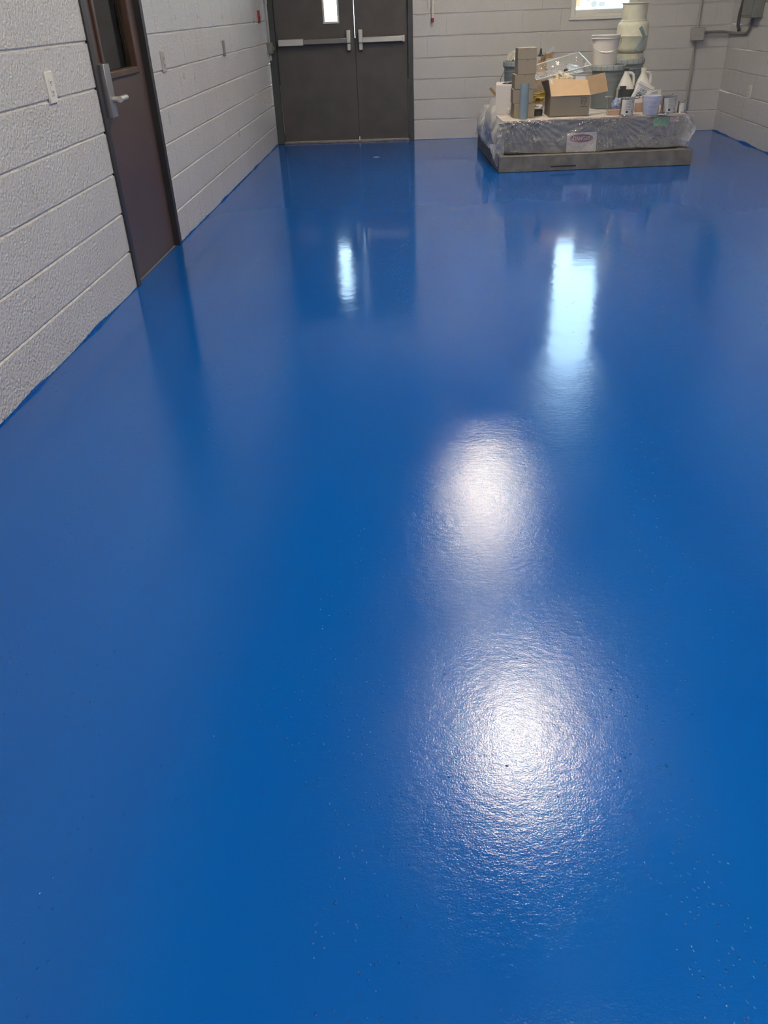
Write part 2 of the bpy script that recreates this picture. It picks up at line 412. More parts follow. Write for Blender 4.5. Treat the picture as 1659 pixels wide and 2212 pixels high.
# ---------------------------------------------------------------- walls of block
def cmu(name, fmap, a0, a1, z1, phase, openings, m, thick=0.2):
    """fmap(a, z, depth) -> world point; openings: (a_lo, a_hi, z_lo, z_hi)"""
    g, bd, hw = 0.0082, 0.0080, 0.0036
    mb = MB(); rnd = random.Random(name)
    def inside(am, zm): return any(o[0] < am < o[1] and o[2] < zm < o[3] for o in openings)
    def wob(a, z):
        if z < 0.01: return z
        for o in openings:
            if o[0]-0.01 < a < o[1]+0.01 and min(abs(z-o[2]), abs(z-o[3])) < 0.002: return z
        return z + 0.0022*noise.noise((a*2.3, round(z/C)*3.7, phase))
    def cell(ax, az, bx, bz, d00, d01, dd10, d11):
        am, zm = (ax+bx)/2, (az+bz)/2
        if inside(am, zm): return
        mb.quad(fmap(ax, wob(ax, az), d00), fmap(bx, wob(bx, az), dd10), fmap(bx, wob(bx, bz), d11), fmap(ax, wob(ax, bz), d01))
    zed = sorted({o[2] for o in openings} | {o[3] for o in openings})
    n = int(math.ceil(z1 / C))
    for kk in range(n):
        zl = kk*C + (g if kk else 0.0); zh = min((kk+1)*C - g, z1)
        zs = sorted({zl, zh} | {z for z in zed if zl+0.002 < z < zh-0.002})
        ph = phase + (C if kk % 2 else 0.0)
        heads = []
        i0 = math.floor((a0 - ph)/(2*C)) + 1
        h = ph + i0*2*C
        while h < a1 - 0.02:
            if h > a0 + 0.02: heads.append(h)
            h += 2*C
        br = {a0: 0.0, a1: 0.0}
        for o in openings:
            for e in (o[0], o[1]):
                if a0 < e < a1: br[e] = 0.0
        for h in heads:
            if any(abs(h - e) < 0.01 for e in br): continue
            dep = rnd.choice((0.0012, 0.0022, 0.0032))
            br[h-hw] = 0.0; br[h] = dep; br[h+hw] = 0.0
        A = sorted(br)
        for i in range(len(A)-1):
            for j in range(len(zs)-1):
                cell(A[i], zs[j], A[i+1], zs[j+1], br[A[i]], br[A[i]], br[A[i+1]], br[A[i+1]])
        if kk < n-1:
            t0, t1 = (kk+1)*C - g, (kk+1)*C + g
            q0, q1 = (kk+1)*C - g*0.35, (kk+1)*C + g*0.35
            na = max(2, int((a1-a0)/0.12)); B = sorted(set([a0 + (a1-a0)*i/na for i in range(na+1)] + [e for o in openings for e in (o[0], o[1]) if a0 < e < a1]))
            for i in range(len(B)-1):
                for (zl_, zh_, dl, dh) in ((t0, q0, 0, bd), (q0, q1, bd, bd), (q1, t1, bd, 0)):
                    cell(B[i], zl_, B[i+1], zh_, dl, dh, dl, dh)
    # outer skin and reveals
    A = sorted({a0, a1} | {e for o in openings for e in (o[0], o[1])}); Z = sorted({0.0, z1} | set(zed))
    for i in range(len(A)-1):
        for j in range(len(Z)-1):
            if not inside((A[i]+A[i+1])/2, (Z[j]+Z[j+1])/2):
                mb.quad(fmap(A[i], Z[j], thick), fmap(A[i+1], Z[j], thick), fmap(A[i+1], Z[j+1], thick), fmap(A[i], Z[j+1], thick))
    for (p, q, zl, zh) in openings:
        mb.quad(fmap(p, zl, 0), fmap(p, zl, thick), fmap(p, zh, thick), fmap(p, zh, 0))
        mb.quad(fmap(q, zl, 0), fmap(q, zl, thick), fmap(q, zh, thick), fmap(q, zh, 0))
        mb.quad(fmap(p, zh, 0), fmap(q, zh, 0), fmap(q, zh, thick), fmap(p, zh, thick))
        if zl > 0: mb.quad(fmap(p, zl, 0), fmap(q, zl, 0), fmap(q, zl, thick), fmap(p, zl, thick))
    o = mb.build(name, m, fix=False, smooth=20)
    return tag(o, kind='structure')

D1 = (-5.49, -4.49, 0.0, 2.134)        # brown door in the left wall
D2 = (0.0, 1.584, 0.0, 2.134)          # double door in the back wall
WN = (3.26, 3.965, 1.125, 3.3)         # window in the back wall
cmu('wall_left', lambda a, z, d: (-d, a, z), RY-0.2, 0.2, H, -5.877, [D1], M_wl)
cmu('wall_back', lambda a, z, d: (a, d, z), 0.0, RW, H, 1.74, [D2, WN], M_wb)
cmu('wall_right', lambda a, z, d: (RW + d, a, z), RY-0.2, 0.2, H, -0.2, [], M_wl)
cmu('wall_front', lambda a, z, d: (a, RY - d, z), 0.0, RW, H, 0.1, [], M_wb)
fl = MB().box(-0.02, RW+0.02, RY-0.02, 0.02, -0.12, 0.0)
tag(fl.build('floor', M_floor), kind='structure')
tag(MB().box(-0.2, RW+0.2, RY-0.2, 0.2, H, H+0.15).build('ceiling', M_ceil), kind='structure')

# ---------------------------------------------------------------- ceiling lights (seen mirrored in the floor)
def ceiling_light(x, y, label):
    r = empty('ceiling_light', (x, y, H), 0, label, 'ceiling light', 'ceiling lights in a row down the room')
    MB().box(-0.20, 0.20, -0.45, 0.45, -0.235, -0.17).build('housing', M_lamphouse, r, bevel=0.006)
    MB().box(-0.185, 0.185, -0.43, 0.43, -0.25, -0.2352).build('diffuser', M_lamp, r)
    for yy in (-0.36, 0.36):
        MB().tube([(0, yy, -0.17), (0, yy, 0.0)], 0.006, 8).build('hanger', M_lamphouse, r)
    return r
for y, lb in ((-2.55, 'rectangular ceiling light nearest the back wall, mirrored in the blue floor'),
              (-5.85, 'rectangular ceiling light over the middle of the room, mirrored large in the floor'),
              (-9.15, 'rectangular ceiling light hanging above the camera'),
              (-12.3, 'rectangular ceiling light at the near end of the room')):
    ceiling_light(2.33, y, lb)

# ---------------------------------------------------------------- brown door in the left wall
d1 = empty('door_1', (0, -4.99, 0), kind='structure', label='dark brown door with a glass panel in the left wall')
y0, y1 = -0.5, 0.5
fr = MB()
fr.box(-0.15, 0.010, y0, y0+0.052, 0, 2.134); fr.box(-0.15, 0.010, y1-0.052, y1, 0, 2.134); fr.box(-0.15, 0.010, y0+0.052, y1-0.052, 2.082, 2.134)
fr.box(-0.15, -0.085, y0+0.052, y0+0.066, 0, 2.082); fr.box(-0.15, -0.085, y1-0.066, y1-0.052, 0, 2.082)
fr.build('door_frame', M_frame, d1, bevel=0.002)
lf = MB(); L0, L1 = y0+0.055, y1-0.055; gy0, gy1, gz0, gz1 = -0.255, 0.290, 1.065, 1.86
lf.box(-0.072, -0.028, L0, gy0, 0.006, 2.078); lf.box(-0.072, -0.028, gy1, L1, 0.006, 2.078)
lf.box(-0.072, -0.028, gy0, gy1, 0.006, gz0); lf.box(-0.072, -0.028, gy0, gy1, gz1, 2.078)
leaf = lf.build('door_leaf', M_brown, d1, fix=False, smooth=1)
bd = MB(); w = 0.030
for (a, b, c, d) in ((gy0-w, gy0+0.006, gz0-w, gz1+w), (gy1-0.006, gy1+w, gz0-w, gz1+w), (gy0, gy1, gz0-w, gz0+0.006), (gy0, gy1, gz1-0.006, gz1+w)):
    bd.box(-0.055, -0.014, a, b, c, d)
bd.build('glazing_bead', M_brownbead, leaf, bevel=0.006)
MB().box(-0.053, -0.047, gy0, gy1, gz0, gz1).build('glass_pane', M_glass, leaf)
lk = MB().box(-0.028, 0.036, -0.430, -0.345, 0.872, 1.118).build('lock_case', M_steel, leaf, bevel=0.003); lk['label'] = 'grey metal lock case'
lv = MB(); lv.tube([(0.034, -0.385, 0.955), (0.082, -0.385, 0.955)], 0.014, 16); lv.tube([(0.076, -0.398, 0.955), (0.078, -0.33, 0.957), (0.076, -0.29, 0.957)], [0.015, 0.014, 0.013], 14)
lv.build('lever_handle', M_alu, lk)
# corridor behind the brown door
tag(MB().box(-1.72, -1.62, -6.5, -0.36, 0, 2.7).build('wall_corridor', M_beige), kind='structure')
tag(MB().box(-1.70, -1.64, -0.36, 1.0, 0, 2.7).build('trim_1', M_greybox), kind='structure')
tag(MB().box(-1.72, -0.2, -6.6, -6.5, 0, 2.7).build('wall_corridor_near', M_beige), kind='structure')
tag(MB().box(-1.72, -0.2, 1.0, 1.1, 0, 2.7).build('wall_corridor_far', M_frame), kind='structure')
tag(MB().box(-1.72, -0.02, -6.6, 1.1, -0.1, 0).build('floor_corridor', M_greybox), kind='structure')
tag(MB().box(-1.72, -0.2, -6.6, 1.1, 2.7, 2.8).build('ceiling_corridor', M_beige), kind='structure')
cl = empty('ceiling_light', (-0.9, -3.6, 2.7), 0, 'added unseen fill lamp brightening the corridor behind the brown door', 'ceiling light')  # lamp added out of view to brighten what shows through the door glass
MB().box(-0.15, 0.15, -0.3, 0.3, -0.05, 0).build('housing', M_lamphouse, cl)
MB().box(-0.13, 0.13, -0.28, 0.28, -0.06, -0.0502).build('diffuser', M_corrfill, cl)

# ---------------------------------------------------------------- double door in the back wall
d2 = empty('door_2', (0, 0, 0), kind='structure', label='dark grey double door with push bars in the back wall')
fr = MB()
fr.box(0.004, 0.082, -0.012, 0.16, 0, 2.134); fr.box(1.528, 1.584, -0.012, 0.16, 0, 2.134); fr.box(0.082, 1.528, -0.012, 0.16, 2.075, 2.134)
fr.box(0.082, 0.096, 0.082, 0.16, 0, 2.075); fr.box(1.514, 1.528, 0.082, 0.16, 0, 2.075); fr.box(0.096, 1.514, 0.082, 0.16, 2.06, 2.075)
fr.build('door_frame', M_dframe, d2, bevel=0.003)
MB().box(0.082, 1.528, -0.015, 0.17, 0.0, 0.018).build('threshold', M_thresh, d2, bevel=0.004)
ly0, ly1 = 0.030, 0.076
zx0, zx1, zz0, zz1 = 0.630, 0.775, 1.186, 1.815
lm = MB()
lm.box(0.087, zx0, ly0, ly1, 0.022, 2.070)
for (za, zb, xa, xb) in ((0.022, zz0, 0.9495, 0.9475), (zz0, zz1, 0.9475, 0.9455), (zz1, 2.070, 0.9455, 0.945)):
    lo = zx1
    lm.add([(lo,ly0,za),(xa,ly0,za),(xa,ly1,za),(lo,ly1,za),(lo,ly0,zb),(xb,ly0,zb),(xb,ly1,zb),(lo,ly1,zb)], [(0,3,2,1),(4,5,6,7),(0,1,5,4),(1,2,6,5),(2,3,7,6),(3,0,4,7)])
lm.box(zx0, zx1, ly0, ly1, 0.022, zz0); lm.box(zx0, zx1, ly0, ly1, zz1, 2.070)
ll = lm.build('door_leaf', M_ddoor, d2, fix=False, smooth=1); ll['label'] = 'left leaf with a narrow lit window'
rm = MB().box(0.9535, 1.523, ly0, ly1, 0.022, 2.070)
rl = rm.build('door_leaf', M_ddoor, d2); rl['label'] = 'right leaf without a window'
MB().box(0.925, 0.968, ly1, ly1+0.006, 0.05, 1.03).build('astragal', M_dframe, ll)
lt = MB(); w = 0.016
for (a, b, c, d) in ((zx0-w, zx0+0.004, zz0-w, zz1+w), (zx1-0.004, zx1+w, zz0-w, zz1+w), (zx0, zx1, zz0-w, zz0+0.004), (zx0, zx1, zz1-0.004, zz1+w)):
    lt.box(a, b, ly0-0.010, ly0+0.02, c, d)
lt.build('glazing_frame', M_alu, ll, bevel=0.003)
MB().box(zx0, zx1, 0.050, 0.056, zz0, zz1).build('glass_pane', M_glass, ll)
def panic(leaf, xa, xb, xc, xd, cover):
    b = MB().box(xa, xb, ly0-0.058, ly0-0.012, 0.985, 1.037).build('panic_bar', M_darkalu if cover else M_alu, leaf, bevel=0.006)
    b['label'] = 'metal push bar'
    if cover:
        MB().box(xa-0.004, xa+0.27, ly0-0.064, ly0-0.0, 0.980, 1.042).build('bar_cover', M_alu, leaf, bevel=0.003)
    else:
        MB().box(xb-0.02, xb+0.004, ly0-0.062, ly0, 0.980, 1.042).build('bar_end', M_alu, leaf, bevel=0.003)
    lc = MB().box(xc, xd, ly0-0.070, ly0, 0.985, 1.108); lc.box(xc+0.003, xd-0.003, ly0-0.045, ly0, 0.915, 0.985)
    lc.build('latch_case', M_alu, leaf, bevel=0.006)
panic(ll, 0.118, 0.885, 0.862, 0.908, True)
panic(rl, 1.005, 1.490, 0.992, 1.038, False)
ws = MB().box(0.0835, 0.0865, ly0-0.004, ly1, 0.10, 0.60).build('edge_strip', M_alu, ll)
ws = MB().box(1.5235, 1.527, ly0-0.004, ly1, 0.06, 0.62).build('edge_strip', M_alu, rl)

# ---------------------------------------------------------------- window in the back wall
wn = empty('window_1', (0, 0, 0), kind='structure', label='white framed window in the back wall')
p, q, zl, zh = WN
wf = MB()
wf.box(p, p+0.055, 0.015, 0.17, zl+0.01, zh); wf.box(q-0.095, q, 0.015, 0.17, zl+0.01, zh); wf.box(p+0.055, q-0.095, 0.015, 0.17, zh-0.06, zh)
wf.box(p+0.055, q-0.095, 0.06, 0.17, zl+0.01, zl+0.078)
wf.box(p+0.055, q-0.095, 0.035, 0.06, zl+0.01, zl+0.045)
wf.build('window_frame', M_vinyl, wn, bevel=0.006)
MB().box(p-0.015, q+0.015, -0.018, 0.17, zl-0.012, zl+0.012).build('window_sill', M_vinyl, wn, bevel=0.004)
MB().box(p+0.055, q-0.095, 0.10, 0.106, zl+0.078, zh-0.06).build('glass_pane', M_glass, wn)

# ---------------------------------------------------------------- outside
tag(MB().box(-14, 24, 0.2, 40, -0.25, -0.1).build('ground', M_ground), kind='structure')
car = empty('parked_truck', (6.3, 14.0, -0.1), 0.0, 'pale truck with an orange lamp parked outside the window', 'truck')
prof = [(-1.05,0.35),(-1.05,1.2),(-0.9,1.50),(0.9,1.56),(1.5,1.95),(3.0,1.95),(3.5,1.5),(3.6,0.35)]
MB().prism(prof, -0.85, 0.85).build('body', M_carbody, car, bevel=0.05)
for xx in (-0.2, 2.8):
    for yy in (-0.88, 0.66):
        t = MB().lathe([(0.0,0.0),(0.30,0.0),(0.33,0.03),(0.33,0.19),(0.30,0.22),(0.0,0.22)], 28)
        t.xform(Matrix.Translation((xx, yy+0.22, 0.33)) @ Matrix.Rotation(PI/2, 4, 'X')); t.build('wheel', M_tyre, car)
hl = MB().lathe([(0,0),(0.07,0),(0.07,0.04),(0,0.05)], 24); hl.xform(Matrix.Translation((-0.34, -0.85, 1.267)) @ Matrix.Rotation(PI/2, 4, 'X')); hl.build('round_lamp', M_lampgrey, car)
MB().box(-0.92, -0.68, -0.88, -0.80, 1.23, 1.42).build('orange_lamp', M_orange, car, bevel=0.01)
MB().box(-0.22, -0.08, -0.88, -0.84, 1.21, 1.30).build('side_vent', M_lampgrey, car)
MB().box(-0.95, 0.5, -0.87, -0.84, 1.145, 1.165).build('trim_strip', M_lampgrey, car)
MB().slab((-0.62,-0.87,1.40),(-0.44,-0.87,1.30),(-0.44,-0.87,1.33),(-0.62,-0.87,1.43),0.02).build('dark_brace', M_lampgrey, car)
st = empty('shelter_post', (0.50, 2.2, -0.1), 0.0, 'pale post with slanting beams seen through the narrow door window', 'post')
M_post = mat('pale_post', (0.30, 0.30, 0.36), 0.5)
MB().box(-0.02, 0.02, -0.02, 0.02, 0, 1.30).build('post', M_post, st)
MB().slab((-0.16, 0, 1.40), (0.16, 0, 1.30), (0.16, 0.0, 1.335), (-0.16, 0.0, 1.435), 0.04).build('beam', M_post, st)
MB().slab((-0.14, 0, 1.50), (0.0, 0, 1.43), (0.0, 0.0, 1.46), (-0.14, 0.0, 1.53), 0.04).build('beam', M_post, st)

# ---------------------------------------------------------------- wall fittings
def outlet(loc, rz, label, m=M_white, slots=True, h=0.118, wdt=0.076):
    r = empty('wall_outlet', loc, rz, label, 'outlet')
    MB().box(-wdt/2, wdt/2, -0.009, 0.002, -h/2, h/2).build('cover_plate', m, r, bevel=0.003)
    if slots:
        MB().box(-0.017, 0.017, -0.0115, -0.009, -0.034, 0.034).build('socket_face', m, r, bevel=0.003)
        sl = MB()
        for zz in (-0.019, 0.019):
            sl.box(-0.008, -0.005, -0.0122, -0.0112, zz-0.006, zz+0.006); sl.box(0.005, 0.008, -0.0122, -0.0112, zz-0.005, zz+0.005); sl.box(-0.003, 0.003, -0.0122, -0.0112, zz-0.013, zz-0.009)
        sl.build('socket_slots', M_slot, r)
    return r
outlet((0, -6.058, 1.066), PI/2, 'white socket outlet on the left wall nearest the camera, before the brown door', wdt=0.082, h=0.125)
outlet((0, -4.215, 1.066), PI/2, 'pale grey outlet on the left wall just past the brown door', M_conduit)
outlet((0, -2.335, 1.062), PI/2, 'small dark grey outlet plate on the left wall, second past the brown door', M_greybox, False, 0.115, 0.07)
outlet((RW, -0.916, 0.458), -PI/2, 'small white outlet low on the right wall')
pst = empty('pull_station', (0, -0.455, 1.266), PI/2, 'red fire alarm pull station high on the left wall', 'alarm')
MB().box(-0.04, 0.04, -0.012, 0.0, -0.055, 0.055).build('housing', M_red, pst, bevel=0.004)
MB().box(-0.025, 0.025, -0.018, -0.010, -0.02, 0.0).build('pull_handle', M_red, pst, bevel=0.003)
# conduit at the left corner
ck = empty('corner_conduit', (0.026, -0.085, 0.855), 0, 'grey conduit with a switch box in the left back corner', 'conduit')
MB().tube([(0,0,0.15),(0,0,0.50),(0.0,0.0,H-0.86)], 0.013, 12).build('pipe', M_conduit, ck)
MB().tube([(0,0,0.52),(0,0,0.56)], 0.018, 12).build('coupling', M_conduit, ck)
MB().box(-0.024, 0.032, -0.035, 0.035, 0.062, 0.165).build('switch_box', M_greybox, ck, bevel=0.004)
MB().box(0.032, 0.05, -0.010, 0.010, 0.09, 0.13).build('toggle', M_greybox, ck, bevel=0.003)
MB().tube([(0,0,0.0),(0,0,0.066)], 0.013, 12).build('pipe_stub', M_conduit, ck)
# conduit on the back wall
ck = empty('wall_conduit', (4.612, -0.018, 0), 0, 'grey conduit with a junction box on the back wall by the right corner', 'conduit')
MB().tube([(0,0,0.002),(0,0,0.88)], 0.014, 12).build('pipe', M_conduit, ck)
MB().tube([(0,0,1.0),(0,0,H)], 0.014, 12).build('pipe', M_conduit, ck)
MB().box(-0.062, 0.062, -0.075, 0.018, 0.885, 1.005).build('junction_box', M_conduit, ck, bevel=0.006)
pts = [(0.06,-0.03,0.955),(0.20,-0.03,0.957),(0.27,-0.035,0.955),(0.305,-0.055,0.95),(0.322,-0.10,0.945),(0.328,-0.30,0.945),(0.328,-0.52,0.95),(0.328,-0.60,0.975),(0.328,-0.64,1.03),(0.328,-0.65,1.09)]
MB().tube(pts, 0.013, 12).build('elbow_pipe', M_greybox, ck)
MB().box(-0.02, 0.02, -0.02, 0.018, 0.60, 0.62).build('strap', M_conduit, ck)
pb = empty('breaker_panel', (RW, -0.70, 1.09), 0, 'grey electrical box high on the right wall', 'electrical box')
MB().box(-0.10, 0.0, -0.17, 0.14, 0, 0.62).build('housing', M_greybox, pb, bevel=0.006)
MB().box(-0.108, -0.10, -0.15, 0.12, 0.02, 0.60).build('panel_door', M_greybox, pb, bevel=0.003)
cb = [(4.915,-0.40,1.62),(4.91,-0.38,1.40),(4.915,-0.40,1.25),(4.91,-0.37,1.12),(4.915,-0.36,1.02),(4.92,-0.40,0.975)]
tag(MB().tube([(x-4.92, y+0.40, z-0.975) for x, y, z in cb], 0.017, 12).build('cable', M_cable, loc=(4.92,-0.40,0.975)), 'thick dark cable hanging down beside the grey electrical box', 'cable')
rd = empty('hanging_rod', (1.795, -0.045, 1.135), 0, 'white rod with a red end hanging on the back wall beside the double door', 'rod')
MB().tube([(0,0,0.05),(0,0,0.62)], 0.012, 14).build('shaft', M_white, rd)
MB().tube([(0,0,0.015),(0,0,0.052)], 0.016, 14).build('red_end', M_red, rd)
MB().tube([(0,0.0,0.58),(0,0.045,0.58)], 0.006, 8).build('hook', M_steel, rd)

# ---------------------------------------------------------------- pallet and its load
YAW = math.radians(3.2)
def L2W(x, y, z=0.0, o=(2.356, -2.25)):
    return (o[0] + x*math.cos(YAW) - y*math.sin(YAW), o[1] + x*math.sin(YAW) + y*math.cos(YAW), z)
pal = empty('pallet', (2.356, -2.25, 0), YAW, 'low grey weathered wooden platform on the blue floor by the back wall', 'pallet')
PW, PD, PH = 1.745, 1.60, 0.134
MB().box(0, PW, 0, 0.04, 0.002, PH).build('front_board', M_wood, pal, bevel=0.003)
MB().box(0, 0.04, 0.042, PD-0.042, 0.002, PH+0.006).build('side_board', M_wood, pal, bevel=0.003)
MB().box(PW-0.04, PW, 0.042, PD-0.042, 0.002, PH).build('side_board', M_wood, pal, bevel=0.003)
MB().box(0, PW, PD-0.04, PD, 0.002, PH).build('back_board', M_wood, pal, bevel=0.003)
for i in range(9):
    ya = 0.045 + i*0.168
    MB().box(0.042, PW-0.042, ya, ya+0.160, PH-0.03, PH-0.004).build('deck_board', M_wood, pal, bevel=0.002)
MB().box(0.47, 0.70, -0.0015, 0.002, 0.03, 0.043).build('hand_slot', M_slot, pal)
CZ, CT = PH, 0.398
CX, CY = 0.058, 0.118
crate = empty('equipment_crate', L2W(CX, CY, CZ), YAW, 'dark grey metal case on the pallet under the clear plastic', 'crate')
CW, CDp, CH = 1.585, 1.36, CT - CZ
MB().box(0, CW, 0, CDp, 0, CH).build('case_body', M_crate, crate, bevel=0.006)
MB().box(-0.006, CW+0.006, -0.006, 0.03, CH*0.36, CH*0.42).build('case_rib', M_crate, crate, bevel=0.003)
MB().box(-0.006, CW+0.006, -0.006, 0.03, CH*0.86, CH*0.985).build('case_lip', M_crate, crate, bevel=0.003)
g = MB().box(1.33, 1.465, -0.010, -0.0065, 0.185, 0.258).build('green_label', M_green, crate); g['label'] = 'green sticker'
MB().box(1.475, 1.555, -0.010, -0.0065, 0.215, 0.258).build('tan_label', M_pink, crate)
sg = empty('danger_sign', L2W(CX+0.565, CY-0.009, CZ), YAW, 'white sheet with a red DANGER oval on the front of the grey case', 'sign')
MB().box(0, 0.27, -0.002, 0.001, 0.0, 0.16).build('sign_sheet', M_sign, sg)
ov = MB().lathe([(0,0),(1,0),(1,0.0015),(0,0.0015)], 40); ov.xform(Matrix.Translation((0.130, -0.0025, 0.112)) @ Matrix.Rotation(PI/2, 4, 'X') @ Matrix.Diagonal((0.108, 0.034, 1, 1)))
ov.build('red_oval', M_signred, sg)
text('DANGER', 0.044, 'danger_word', M_sign, sg, (0.130, -0.0045, 0.112), bold=0.0008, sx=0.86)
top = MB().box(-0.01, CW+0.01, -0.012, CDp, CT, CT+0.012)
tag(top.build('top_board', M_ply, loc=L2W(CX, CY, 0), rz=YAW, bevel=0.002), 'beige board lying on top of the grey case under the plastic', 'board')
TZ = CT + 0.012 + 0.006

# clear sheet draped over the load
def drape():
    mb = MB(); cl = 0.012
    x0, x1, ya, yb = -0.012, CW+0.012, -0.018, CDp+0.01
    per = []
    nx, ny = 150, 70
    for i in range(nx): per.append((x0 + (x1-x0)*i/nx, ya, 0, -1))
    for i in range(ny): per.append((x1, ya + (yb-ya)*i/ny, 1, 0))
    for i in range(nx): per.append((x1 - (x1-x0)*i/nx, yb, 0, 1))
    for i in range(ny): per.append((x0, yb - (yb-ya)*i/ny, -1, 0))
    n = len(per); rows = 26
    # smooth normals round the corners
    P = []
    for i in range(n):
        nx_ = sum(per[(i+k) % n][2] for k in range(-5, 6)); ny_ = sum(per[(i+k) % n][3] for k in range(-5, 6))
        l = math.hypot(nx_, ny_); P.append((per[i][0], per[i][1], nx_/l, ny_/l))
    hemx = [(-0.05,0.150),(0.03,0.165),(0.16,0.152),(0.30,0.142),(0.5,0.139),(0.72,0.139),(0.9,0.142),(1.05,0.156),(1.2,0.160),(1.40,0.150),(1.65,0.155)]
    def hem(i):
        x, y, a, b = P[i]
        if b < -0.5:
            for k in range(len(hemx)-1):
                if hemx[k][0] <= x <= hemx[k+1][0]:
                    t = (x-hemx[k][0])/(hemx[k+1][0]-hemx[k][0]); return hemx[k][1]*(1-t)+hemx[k+1][1]*t
        if a > 0.5: return 0.20 + 0.03*noise.noise((y*5, 3, 1))
        if a < -0.5: return 0.155 + 0.04*noise.noise((y*5, 9, 1)) - (0.07*math.exp(-((y-0.02)/0.07)**2))
        return 0.2
    def ridge(v): return 1 - abs(2*(v - math.floor(v)) - 1)
    ids = []
    z_top = CT + 0.016
    for i in range(n):
        x, y, a, b = P[i]; hz = hem(i); ring = []
        s = i/n*6.0
        for r in range(rows+1):
            t = r/rows
            z = z_top + (hz - z_top)*t
            # folds fanning out of two gathers on the front edge
            f = 0.0
            if b < -0.3:
                for (px, k1, amp) in ((0.19, 17, 0.026), (0.93, 23, 0.024), (0.02, 15, 0.024), (1.50, 14, 0.018)):
                    dx, dz = x - px, z_top + 0.03 - z
                    d = math.hypot(dx, dz)
                    ang = math.atan2(dx, dz)
                    f += amp * math.exp(-(d/0.30)**2) * (ridge(ang*k1/PI + px*3)**2 - 0.3) * min(1, d/0.06)
            nz = noise.noise((x*9 + y*4, y*9, z*11)); nz2 = abs(noise.noise((x*19 + 5, y*19, z*23)))
            off = cl + t*0.014 + f + (0.014*nz + 0.014*(0.5-nz2)) * min(1, t*2.5+0.15)
            if a < -0.4: off += (0.075*math.sin(min(1, t*1.15)*PI*0.62)) * (0.6+0.7*abs(noise.noise((y*6, z*5, 2))))
            if a > 0.4: off += 0.10*math.sin(t*PI*0.80) * (0.6+0.6*abs(noise.noise((y*5, z*4, 7))))
            if abs(a) <= 0.4 or True: off = max(off, 0.008)
            ring.append((x + a*off, y + b*off, z + 0.004*noise.noise((x*12, y*12, 4))*(1 if r else 0)))
        ids.append(ring)
    vs = [v for ring in ids for v in ring]; fs = []
    R = rows + 1
    for i in range(n):
        j = (i+1) % n
        for r in range(rows):
            fs.append((i*R+r, j*R+r, j*R+r+1, i*R+r+1))
    mb.add(vs, fs)
    # top sheet
    gx, gy = 90, 60; tv = []; tf = []
    for i in range(gx+1):
        for j in range(gy+1):
            x = x0 - cl + (x1-x0+2*cl)*i/gx; y = ya - cl + (yb-ya+2*cl)*j/gy
            edge = min(i, j, gx-i, gy-j)
            z = z_top + (0.0 if edge == 0 else 0.002*abs(noise.noise((x*16, y*16, 1))))
            tv.append((x, y, z))
    for i in range(gx):
        for j in range(gy):
            a = i*(gy+1)+j; tf.append((a, a+gy+1, a+gy+2, a+1))
    mb.add(tv, tf)
    # loose tail hanging off the front left corner
    tv = []; tf = []
    for i in range(9):
        for j in range(13):
            u, v = i/8, j/12
            wdt = 0.065*(1-0.75*v**1.5)
            x = -0.075 + (u-0.5)*2*wdt + 0.02*v; z = 0.235 - 0.19*v; y = -0.055 - 0.03*math.sin(u*7+v*3)*0.5 - 0.02*math.sin(v*PI)
            tv.append((x, y, z))
    for i in range(8):
        for j in range(12):
            a = i*13+j; tf.append((a, a+13, a+14, a+1))
    mb.add(tv, tf)
    # gathered ruff standing up at the back left, loose ear at the right
    for (bx, by, hgt, spread, ang0, ang1) in ((-0.055, 0.42, 0.15, 0.05, 0, 0), (CW+0.035, 0.10, -0.02, 0.05, 0, 0)):
        tv = []; tf = []
        for i in range(25):
            for j in range(11):
                u, v = i/24, j/10
                y = by + (u-0.5)*0.50
                x = bx + spread*math.sin(v*PI)*(1 if bx > 0 else -1) + 0.014*noise.noise((u*7, v*4, bx))
                z = 0.20 + (z_top - 0.20 + hgt*(math.sin(u*PI)**0.7))*v + 0.01*noise.noise((u*9, v*3, 5))
                tv.append((x, y, z))
        for i in range(24):
            for j in range(10):
                a = i*11+j; tf.append((a, a+11, a+12, a+1))
        mb.add(tv, tf)
    o = mb.build('plastic_sheet', M_film, loc=L2W(CX, CY, 0), rz=YAW, fix=True, smooth=60)
    return tag(o, 'crumpled clear plastic sheet draped over the grey case on the pallet', 'plastic sheet')
drape()

# ---------------------------------------------------------------- stacked tan boxes
stack = [(2.583, 0.118, 0.186, 'tan cardboard box at the bottom of the stack of five behind the blue tube'),
         (2.570, 0.114, 0.184, 'tan cardboard box second from the bottom of the stack of five'),
         (2.576, 0.115, 0.180, 'tan cardboard box in the middle of the stack of five'),
         (2.587, 0.115, 0.166, 'tan cardboard box second from the top of the stack of five'),
         (2.585, 0.088, 0.163, 'tan cardboard box on top of the tall stack of five')]
z = TZ
for i, (x, h, wd, lb) in enumerate(stack):
    r = empty('cardboard_box', (x, -1.91, z), YAW*0.5 + (0.02, -0.03, 0.01, 0.03, -0.01)[i], lb, 'box', 'tan boxes in one stack')
    MB().box(-wd/2, wd/2, -0.09, 0.09, 0.0005, h-0.001).build('carton', M_card2, r, bevel=0.003)
    MB().box(-0.012, 0.012, -0.0915, -0.0900, h-0.012, h-0.004).build('flap_tab', M_cardshade, r)
    z += h
tb = MB().lathe([(0.0,0.0),(0.038,0.0),(0.0385,0.283),(0.035,0.283),(0.034,0.02),(0.0,0.02)], 32)
tag(tb.build('cardboard_tube', M_bluetube, loc=(2.572, -2.062, TZ)), 'blue-grey tube standing upright in front of the tan box stack', 'tube')

